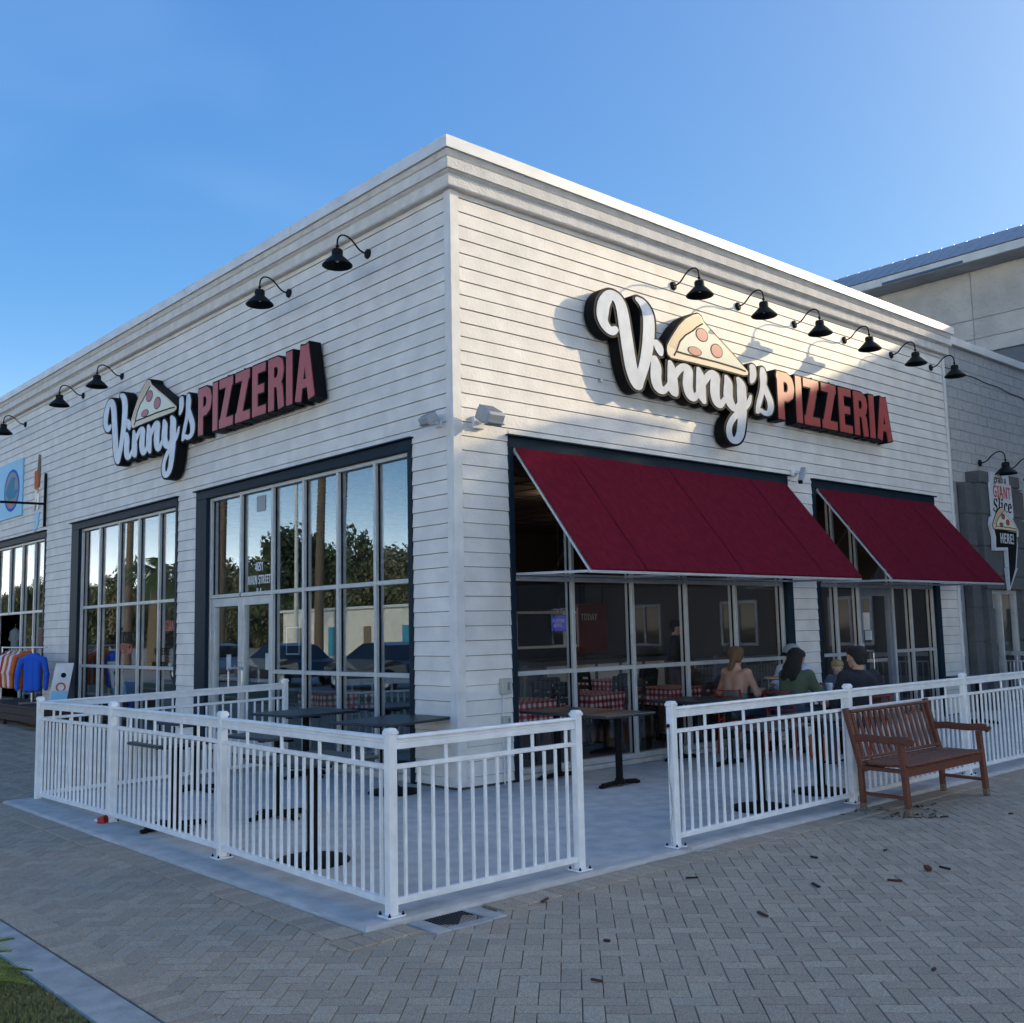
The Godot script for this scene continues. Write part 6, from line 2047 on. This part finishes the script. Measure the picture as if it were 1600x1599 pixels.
func far_buildings() -> void:
	# the tall beige building behind: wall, panel joints, soffit, fascia and a standing-seam roof
	var B := thing("beige_building", "tall beige stucco building with a blue grey metal roof behind the right corner", "building")
	var x := 24.9
	var m := MB.new()
	m.bb(x, x + 14, -0.1, 12.47, -34, 0.4)
	var W := obj("wall", m, M.mortar, B)
	# panels between the joints
	var ys := [9.96, 10.28, 10.91, 12.455]
	var zs := [0.4, -5.106, -10.6, -16.1, -21.6, -27.1, -34.0]
	for i in ys.size() - 1:
		for j in zs.size() - 1:
			m = MB.new()
			m.bb(x - 0.03, x, ys[i] + 0.012, ys[i + 1] - 0.012, zs[j + 1] + 0.012, zs[j] - 0.012, 0.008)
			obj("panel", m, M.beige, W)
	m = MB.new()
	m.bb(x - 0.12, x - 0.001, 9.80, 9.955, -34, 0.42, 0.01)
	obj("string_course", m, M.beige, W)
	m = MB.new()
	m.bb(x - 0.02, x - 0.001, 0, 9.79, -34, 0.41)
	obj("lower_wall", m, M.beige_dark, W)
	m = MB.new()
	m.bb(24.02, x + 14.9, 12.46, 12.50, -34.9, 1.2)
	obj("soffit", m, M.beige, B)
	var fz := [1.22, -2.0, -6.2, -7.6, -12.0, -20.0, -34.9]
	for i in fz.size() - 1:
		m = MB.new()
		m.bb(23.97, 24.018, 12.47, 12.73, fz[i + 1] + 0.004, fz[i] - 0.004, 0.006)
		obj("fascia_board", m, M.fascia, B)
	m = MB.new()
	m.bb(23.955, 23.969, 12.475, 12.56, -7.55, -4.9)
	obj("flashing", m, M.blue_flash, B)
	var top := Vector3(25.55, 13.70, 0)
	var low := Vector3(23.93, 12.74, 0)
	m = MB.new()
	m.oquad(low + Vector3(0, 0, 1.25), low + Vector3(0, 0, -35), top + Vector3(0, 0, -33.4), top + Vector3(0, 0, -0.3), Vector3(-1, 1, 0))
	m.oquad(top + Vector3(0, 0, -0.3), top + Vector3(0, 0, -33.4), top + Vector3(12, 0, -33.4), top + Vector3(12, 0, -0.3), Vector3.UP)
	m.otri(low + Vector3(0, 0, 1.25), top + Vector3(0, 0, -0.3), Vector3(38.5, 12.74, 1.25), Vector3(0, 0, 1))
	m.otri(top + Vector3(12, 0, -0.3), top + Vector3(0, 0, -0.3), Vector3(38.5, 12.74, 1.25), Vector3(0, 0, 1))
	var R := obj("roof", m, M.metal_roof, B)
	var d := (top - low)
	for i in 82:
		var z := 0.9 - i * 0.42
		m = MB.new()
		var q := 1.0 if z < -0.3 else (1.25 - z) / 1.55
		m.bar(low + Vector3(0, 0.012, z), low + d * q * 0.985 + Vector3(0, 0.012, z), 0.02, 0.03, Vector3(0, 0, 1))
		obj("seam", m, M.metal_roof, R)
	# a grey boarded wing along the right side of the plaza; it throws the long shadow
	var G := thing("grey_sided_building", "grey boarded building with white windows along the right side of the plaza", "building")
	m = MB.new()
	m.bb(24.05, 36, -0.1, 11.84, 1.4, 60)
	obj("wall", m, M.grey_siding, G)
	m = MB.new()
	m.bb(23.96, 36.1, 11.84, 11.90, 1.3, 60.1)
	obj("parapet_cap", m, M.fascia, G)
	m = MB.new()
	for i in 58: m.bb(24.03, 24.05, 0.2 + i * 0.2, 0.385 + i * 0.2, 1.4, 60)
	var bs := obj("boards", m, M.grey_siding, G)
	bs.set_meta("kind", "stuff")
	for r in 3:
		for i in 12:
			var z0 := 4.0 + i * 4.4
			var y0 := 0.9 + r * 3.6
			m = MB.new()
			for q in [[0, 1.6, 0, 0.1], [0, 1.6, 1.5, 1.6], [0, 0.1, 0.1, 1.5], [1.5, 1.6, 0.1, 1.5], [0.76, 0.84, 0.1, 1.5]]: m.bb(23.96, 24.03, y0 + q[2], y0 + q[3], z0 + q[0], z0 + q[1])
			var w := obj("window", m, M.sign_white, G)
			m = MB.new()
			m.bb(24.0, 24.028, y0 + 0.1, y0 + 1.5, z0 + 0.1, z0 + 1.5)
			obj("pane", m, M.car_glass, w)

# ---------------------------------------------------------------- trees, street and what the glass mirrors
func leaf_cloud(center: Vector3, r: Vector3, n: int, size: float, clumps: int, sd: int) -> MB:
	var g := RandomNumberGenerator.new()
	g.seed = sd
	var m := MB.new()
	var cs := []
	for i in clumps:
		var d := Vector3(g.randfn(), g.randfn() * 0.8, g.randfn()).normalized() * pow(g.randf(), 0.45)
		cs.append([center + d * r * 0.78, r * g.randf_range(0.22, 0.42)])
	for i in n:
		var c: Array = cs[g.randi() % clumps]
		var d := Vector3(g.randfn(), g.randfn(), g.randfn()).normalized() * pow(g.randf(), 0.4)
		var p: Vector3 = c[0] + d * c[1]
		var a := Vector3(g.randfn(), g.randfn(), g.randfn()).normalized()
		var b := a.cross(Vector3(g.randfn(), g.randfn(), g.randfn())).normalized()
		var s := size * g.randf_range(0.6, 1.3)
		m.tri(p - a * s, p + b * s * 0.45, p + a * s)
		m.tri(p - a * s, p + a * s, p - b * s * 0.45 + a.cross(b) * s * 0.15)
	return m

func broad_tree(at: Vector3, hgt: float, r: Vector3, n: int, size: float, m0: Material, label: String, group: String, sd: int) -> Node3D:
	var T := thing("broadleaf_tree", label, "tree", at, 0.0, group)
	var g := RandomNumberGenerator.new()
	g.seed = sd
	var m := MB.new()
	var c := Vector3(0, hgt - r.y * 0.9, 0)
	m.tube([Vector3(0, -0.2, 0), Vector3(0.06, hgt * 0.25, 0.04), Vector3(-0.05, hgt * 0.5, 0.1), c], [0.045 * hgt * 0.6, 0.03 * hgt * 0.6, 0.024 * hgt * 0.6, 0.01], 10)
	for i in 6:
		var a := g.randf() * TAU
		var d := Vector3(cos(a), 0.5, sin(a)) * r * 0.7
		m.tube([Vector3(-0.05, hgt * (0.35 + 0.05 * i), 0.05), c + d * 0.5 - Vector3(0, r.y * 0.2, 0), c + d], [0.05, 0.03, 0.01], 7)
	obj("trunk", m, M.bark, T)
	obj("crown", leaf_cloud(c, r, n, size, 26, sd), m0, T)
	return T

func palm(at: Vector3, hgt: float, lean: Vector3, rad: float, fr: float, label: String, group: String, sd: int) -> Node3D:
	var T := thing("palm_tree", label, "palm tree", at, 0.0, group)
	var g := RandomNumberGenerator.new()
	g.seed = sd
	var m := MB.new()
	var pts := []
	var rs := []
	var k := int(hgt / 0.09)
	for i in k + 1:
		var t := float(i) / k
		pts.append(Vector3(0, hgt * t, 0) + lean * t * t)
		rs.append(rad * (1.15 - 0.3 * t) * (1.0 + (0.10 if i % 2 else -0.04)) + (0.12 * rad if t < 0.04 else 0.0))
	m.tube(pts, rs, 12)
	obj("trunk", m, M.bark, T)
	m = MB.new()
	var top := Vector3(0, hgt, 0) + lean
	for i in 34:
		var a := g.randf() * TAU
		var el := g.randf_range(-0.5, 1.3)
		var d := Vector3(cos(a), 0, sin(a))
		var prev := top
		var n := 12
		for q in n:
			var t := (q + 1.0) / n
			var p := top + d * fr * (t * cos(el) * 0.95 + 0.05) + Vector3.UP * fr * (sin(el) * t - 0.75 * t * t)
			var side := d.cross(Vector3.UP)
			var dir := (p - prev).normalized()
			m.bar(prev, p, 0.03, 0.02)
			if q > 1:
				for s in [-1, 1]:
					for e in 3:
						var b := prev.lerp(p, e / 3.0)
						var l: float = fr * 0.26 * sin(PI * (0.15 + 0.8 * t))
						m.tri(b, b + dir * 0.05, b + (side * s * 0.85 + dir * 0.55 - Vector3.UP * 0.35) * l)
			prev = p
	obj("crown", m, M.leaf_palm, T)
	return T

func car(at: Vector3, turn: float, m0: Material, label: String) -> void:
	var C := thing("parked_car", label, "car", at, turn, "parked cars across the street front")
	# side outline (x along the car), lower body and greenhouse lofted with tumblehome
	var low := [Vector2(-2.25, 0.35), Vector2(-2.3, 0.55), Vector2(-2.2, 0.82), Vector2(-1.7, 0.92), Vector2(-0.9, 0.94), Vector2(0.9, 0.95), Vector2(1.7, 0.84), Vector2(2.15, 0.70), Vector2(2.28, 0.5), Vector2(2.22, 0.32), Vector2(0, 0.22)]
	var m := MB.new()
	var w := func(q: Vector2, s: float) -> Vector3: return Vector3(q.x, q.y, s * (0.90 - 0.10 * absf(q.y - 0.55) - 0.045 * pow(absf(q.x) / 1.6, 3)))
	for i in low.size():
		var a: Vector2 = low[i]
		var b: Vector2 = low[(i + 1) % low.size()]
		var mid := (a + b) / 2 - Vector2(0, 0.58)
		m.oquad(w.call(a, -1), w.call(b, -1), w.call(b, 1), w.call(a, 1), Vector3(mid.x, mid.y, 0))
		for s in [-1, 1]: m.otri(Vector3(0, 0.58, s * 0.92), w.call(a, s), w.call(b, s), Vector3(0, 0, s))
	obj("body", m, m0, C)
	var roof := [Vector2(-1.65, 0.93), Vector2(-1.1, 1.36), Vector2(-0.5, 1.45), Vector2(0.25, 1.42), Vector2(1.05, 0.95)]
	m = MB.new()
	var gl := MB.new()
	var rw := func(q: Vector2, s: float) -> Vector3: return Vector3(q.x, q.y, s * (0.82 - (q.y - 0.93) * 0.42))
	for i in roof.size() - 1:
		var a: Vector2 = roof[i]
		var b: Vector2 = roof[i + 1]
		var t := gl if (i == 0 or i == roof.size() - 2) else m
		t.oquad(rw.call(a, -1), rw.call(b, -1), rw.call(b, 1), rw.call(a, 1), Vector3(a.y - b.y, b.x - a.x, 0))
		for s in [-1, 1]: gl.oquad(rw.call(a, s), rw.call(b, s), rw.call(Vector2(b.x, 0.93), s), rw.call(Vector2(a.x, 0.93), s), Vector3(0, 0.3, s))
	obj("roof", m, m0, C)
	obj("window", gl, M.car_glass, C)
	for q in [[-1.4, -1], [-1.4, 1], [1.4, -1], [1.4, 1]]:
		var t := MB.new()
		var b := Basis(Vector3(1, 0, 0), Vector3(0, 0, q[1]), Vector3(0, -q[1], 0))
		t.lathe(Vector3(q[0], 0.33, q[1] * 0.70), [Vector2(0.20, 0.0), Vector2(0.32, 0.0), Vector2(0.335, 0.03), Vector2(0.335, 0.19), Vector2(0.31, 0.215), Vector2(0.21, 0.215)], 24, b)
		var wh := obj("wheel", t, M.black_matt, C)
		t = MB.new()
		t.lathe(Vector3(q[0], 0.33, q[1] * 0.70), [Vector2(0.215, 0.17), Vector2(0.20, 0.205), Vector2(0.05, 0.195), Vector2(0.0, 0.20)], 20, b)
		obj("rim", t, M.steel, wh)
	for s in [-1, 1]:
		var t := MB.new()
		t.box(Vector3(2.16, 0.64, s * 0.6), Vector3(0.08, 0.06, 0.17), Basis(), 0.02)
		obj("headlight", t, M.white_plastic, C)

func street() -> void:
	car(Vector3(-11.6, -0.1, -13.0), PI / 2 + 0.05, M.car_dark, "dark saloon car parked nearest the restaurant's street front")
	car(Vector3(-11.7, -0.1, -18.4), PI / 2, M.car_dark, "black saloon car, second along the street front")
	car(Vector3(-11.4, -0.1, -24.0), PI / 2, M.car_dark, "dark car parked third along the street front")
	car(Vector3(-11.8, -0.1, -30.5), PI / 2, M.car_silver, "silver car parked far along the street front")
	palm(Vector3(-19, -0.1, -32.4), 13.5, Vector3(0.6, 0, 1.8), 0.20, 2.4, "tall leaning palm with a scaly trunk, mirrored in the right pane of the street window", "palms along the street", 11)
	palm(Vector3(-19.5, -0.1, -35.0), 13.0, Vector3(0, 0, 0.6), 0.20, 2.4, "tall straight palm beside the leaning palm across the street", "palms along the street", 12)
	palm(Vector3(-15, -0.1, -36.2), 13.0, Vector3(0, 0, 0.5), 0.19, 2.4, "tall bare palm mirrored in the pane over the glass doors", "palms along the street", 13)
	palm(Vector3(-16, -0.1, -49.5), 12.0, Vector3(0, 0, 0.2), 0.19, 2.4, "tall palm mirrored in the middle of the second street window", "palms along the street", 14)
	palm(Vector3(-16, -0.1, -45.4), 5.2, Vector3(0, 0, 0), 0.5, 2.6, "short thick feathery palm mirrored in the second street window", "palms along the street", 15)
	var L := thing("street_pole", "thin pale street pole mirrored in the large street window", "pole", Vector3(-16, -0.1, -31.1))
	var m := MB.new()
	m.tube([Vector3(0, 0, 0), Vector3(0, 8.6, 0)], [0.10, 0.07], 10)
	obj("shaft", m, M.fascia, L)
	m = MB.new()
	m.bar(Vector3(-0.05, 8.5, -0.3), Vector3(0.1, 8.9, 0.6), 0.08, 0.08)
	obj("arm", m, M.fascia, L)
	# pale low building and a turquoise fence over the road
	var P := thing("pale_low_building", "long low cream building over the road, mirrored in the street window", "building")
	m = MB.new()
	m.bb(-46, -34, -0.1, 3.3, -64, -44)
	obj("wall", m, M.pale_wall, P)
	m = MB.new()
	m.bb(-46.2, -33.8, 3.3, 3.5, -64.2, -43.8, 0.03)
	obj("roof", m, M.fascia, P)
	for i in 4:
		m = MB.new()
		m.bb(-34.0, -33.95, 0.0, 2.1, -62.0 + i * 4.6, -61.1 + i * 4.6)
		obj("door", m, [M.worn_wood, M.turquoise][i % 2], P)
	var F := thing("turquoise_fence", "turquoise board fence beside the low cream building", "fence")
	for i in 30:
		m = MB.new()
		m.bb(-33.0, -32.95, -0.1, 1.9 + 0.05 * (i % 2), -43.5 + i * 0.26, -43.26 + i * 0.26)
		obj("fence_board", m, M.turquoise, F)
	# wood beyond the road: a far mass, nearer trees apart
	var W := MultiMesh.new()
	W.transform_format = MultiMesh.TRANSFORM_3D
	W.use_colors = true
	W.mesh = leaf_cloud(Vector3(0, 0, 0), Vector3(1, 1.15, 1), 560, 0.115, 16, 77).mesh()
	var g := RandomNumberGenerator.new()
	g.seed = 5
	var tr := []
	for i in 1300:
		var z := g.randf_range(-330, -42)
		var x := -52.0 - g.randf() * 24.0 + (z + 60) * 0.06
		var hh := 10.5 + 2.4 * sin(z * 0.11) + 1.5 * sin(z * 0.31 + 2.0)
		var s := g.randf_range(1.7, 3.0)
		tr.append([Transform3D(Basis(Vector3.UP, g.randf() * TAU).scaled(Vector3(s, s * g.randf_range(0.9, 1.5), s)), Vector3(x, g.randf_range(0.5, hh), z)), g.randf()])
	W.instance_count = tr.size()
	for i in tr.size():
		W.set_instance_transform(i, tr[i][0])
		W.set_instance_color(i, Color(0.045, 0.07, 0.022).lerp(Color(0.13, 0.115, 0.07), tr[i][1] * tr[i][1]))
	var wm := varied(M.leaf_mid, Color.WHITE)
	wm.vertex_color_use_as_albedo = true
	wm.backlight = Color.BLACK
	var wo := MultiMeshInstance3D.new()
	wo.name = "woods"
	wo.multimesh = W
	wo.material_override = wm
	add_child(wo)
	tag(wo, "far mass of olive and grey green woods over the road", "woods")
	wo.set_meta("kind", "stuff")
	broad_tree(Vector3(-40, -0.1, -72), 12.0, Vector3(4, 4.2, 4), 4200, 0.28, M.leaf_dark, "dark round tree over the cream building, mirrored beside the door lettering", "trees over the road", 21)
	broad_tree(Vector3(-44, -0.1, -60), 10.0, Vector3(3.2, 3.6, 3.2), 2400, 0.24, M.leaf_olive, "thin olive tree over the road left of the dark round tree", "trees over the road", 22)
	# trees on the plaza that dapple the front wall
	broad_tree(Vector3(13.4, -0.05, 4.9), 7.9, Vector3(2.0, 1.75, 1.9), 5200, 0.11, M.leaf_dark, "leafy tree standing in the plaza right of the bench", "plaza trees", 31)
	broad_tree(Vector3(17.2, -0.05, 6.2), 8.9, Vector3(2.2, 1.7, 2.2), 5200, 0.11, M.leaf_dark, "second leafy tree in the plaza, further from the bench", "plaza trees", 32)
	palm(Vector3(16.6, -0.05, 6.4), 9.6, Vector3(0.2, 0, 0), 0.17, 1.5, "tall plaza palm between the leafy trees", "plaza trees", 33)

func sago() -> void:
	var S := thing("sago_palm", "spiky bright green sago fronds in the lawn at the left edge", "plant", Vector3(-5.80, -0.045, 3.38))
	var g := RandomNumberGenerator.new()
	g.seed = 4
	var m := MB.new()
	m.tube([Vector3(0, 0, 0), Vector3(0, 0.18, 0)], [0.09, 0.07], 10)
	obj("trunk", m, M.bark, S)
	for i in 22:
		m = MB.new()
		var a := TAU * i / 22.0 + g.randf() * 0.2
		var el := g.randf_range(0.15, 1.15)
		var d := Vector3(cos(a), 0, sin(a))
		var side := d.cross(Vector3.UP)
		var prev := Vector3(0, 0.16, 0)
		for q in 16:
			var t := (q + 1.0) / 16
			var p := Vector3(0, 0.16, 0) + d * 0.55 * t * cos(el * 0.8) + Vector3.UP * 0.62 * (sin(el) * t - 0.35 * t * t)
			var dir := (p - prev).normalized()
			m.bar(prev, p, 0.008, 0.006)
			if q > 1:
				for s in [-1, 1]:
					for e in 2:
						var b := prev.lerp(p, e * 0.5)
						var l: float = 0.16 * sin(PI * (0.12 + 0.82 * t))
						var tip: Vector3 = b + (side * s * 0.75 + dir * 0.65 + Vector3.UP * 0.25) * l
						m.tri(b - dir * 0.004, b + dir * 0.004, tip)
						m.tri(b - Vector3.UP * 0.003, b + Vector3.UP * 0.003, tip)
			prev = p
		obj("frond", m, M.sago, S)

func _ready() -> void:
	rng.seed = 20
	stage()
	materials()
	ground()
	pavers()
	restaurant()
	block_building()
	far_buildings()
	pizzeria_sign(2.0, RF, "Vinny's Pizzeria letter sign with a pizza slice over the red awnings, part sunlit")
	pizzeria_sign(9.62, LF, "Vinny's Pizzeria letter sign with a pizza slice on the shaded left front")
	lamps()
	awning(0.835, 6.19, "long dark red awning over the big front window")
	awning(7.05, 10.74, "shorter dark red awning over the narrow glass door")
	railings()
	bench()
	furniture()
	people()
	interior()
	shop_things()
	wall_things()
	bits()
	street()
	sago()
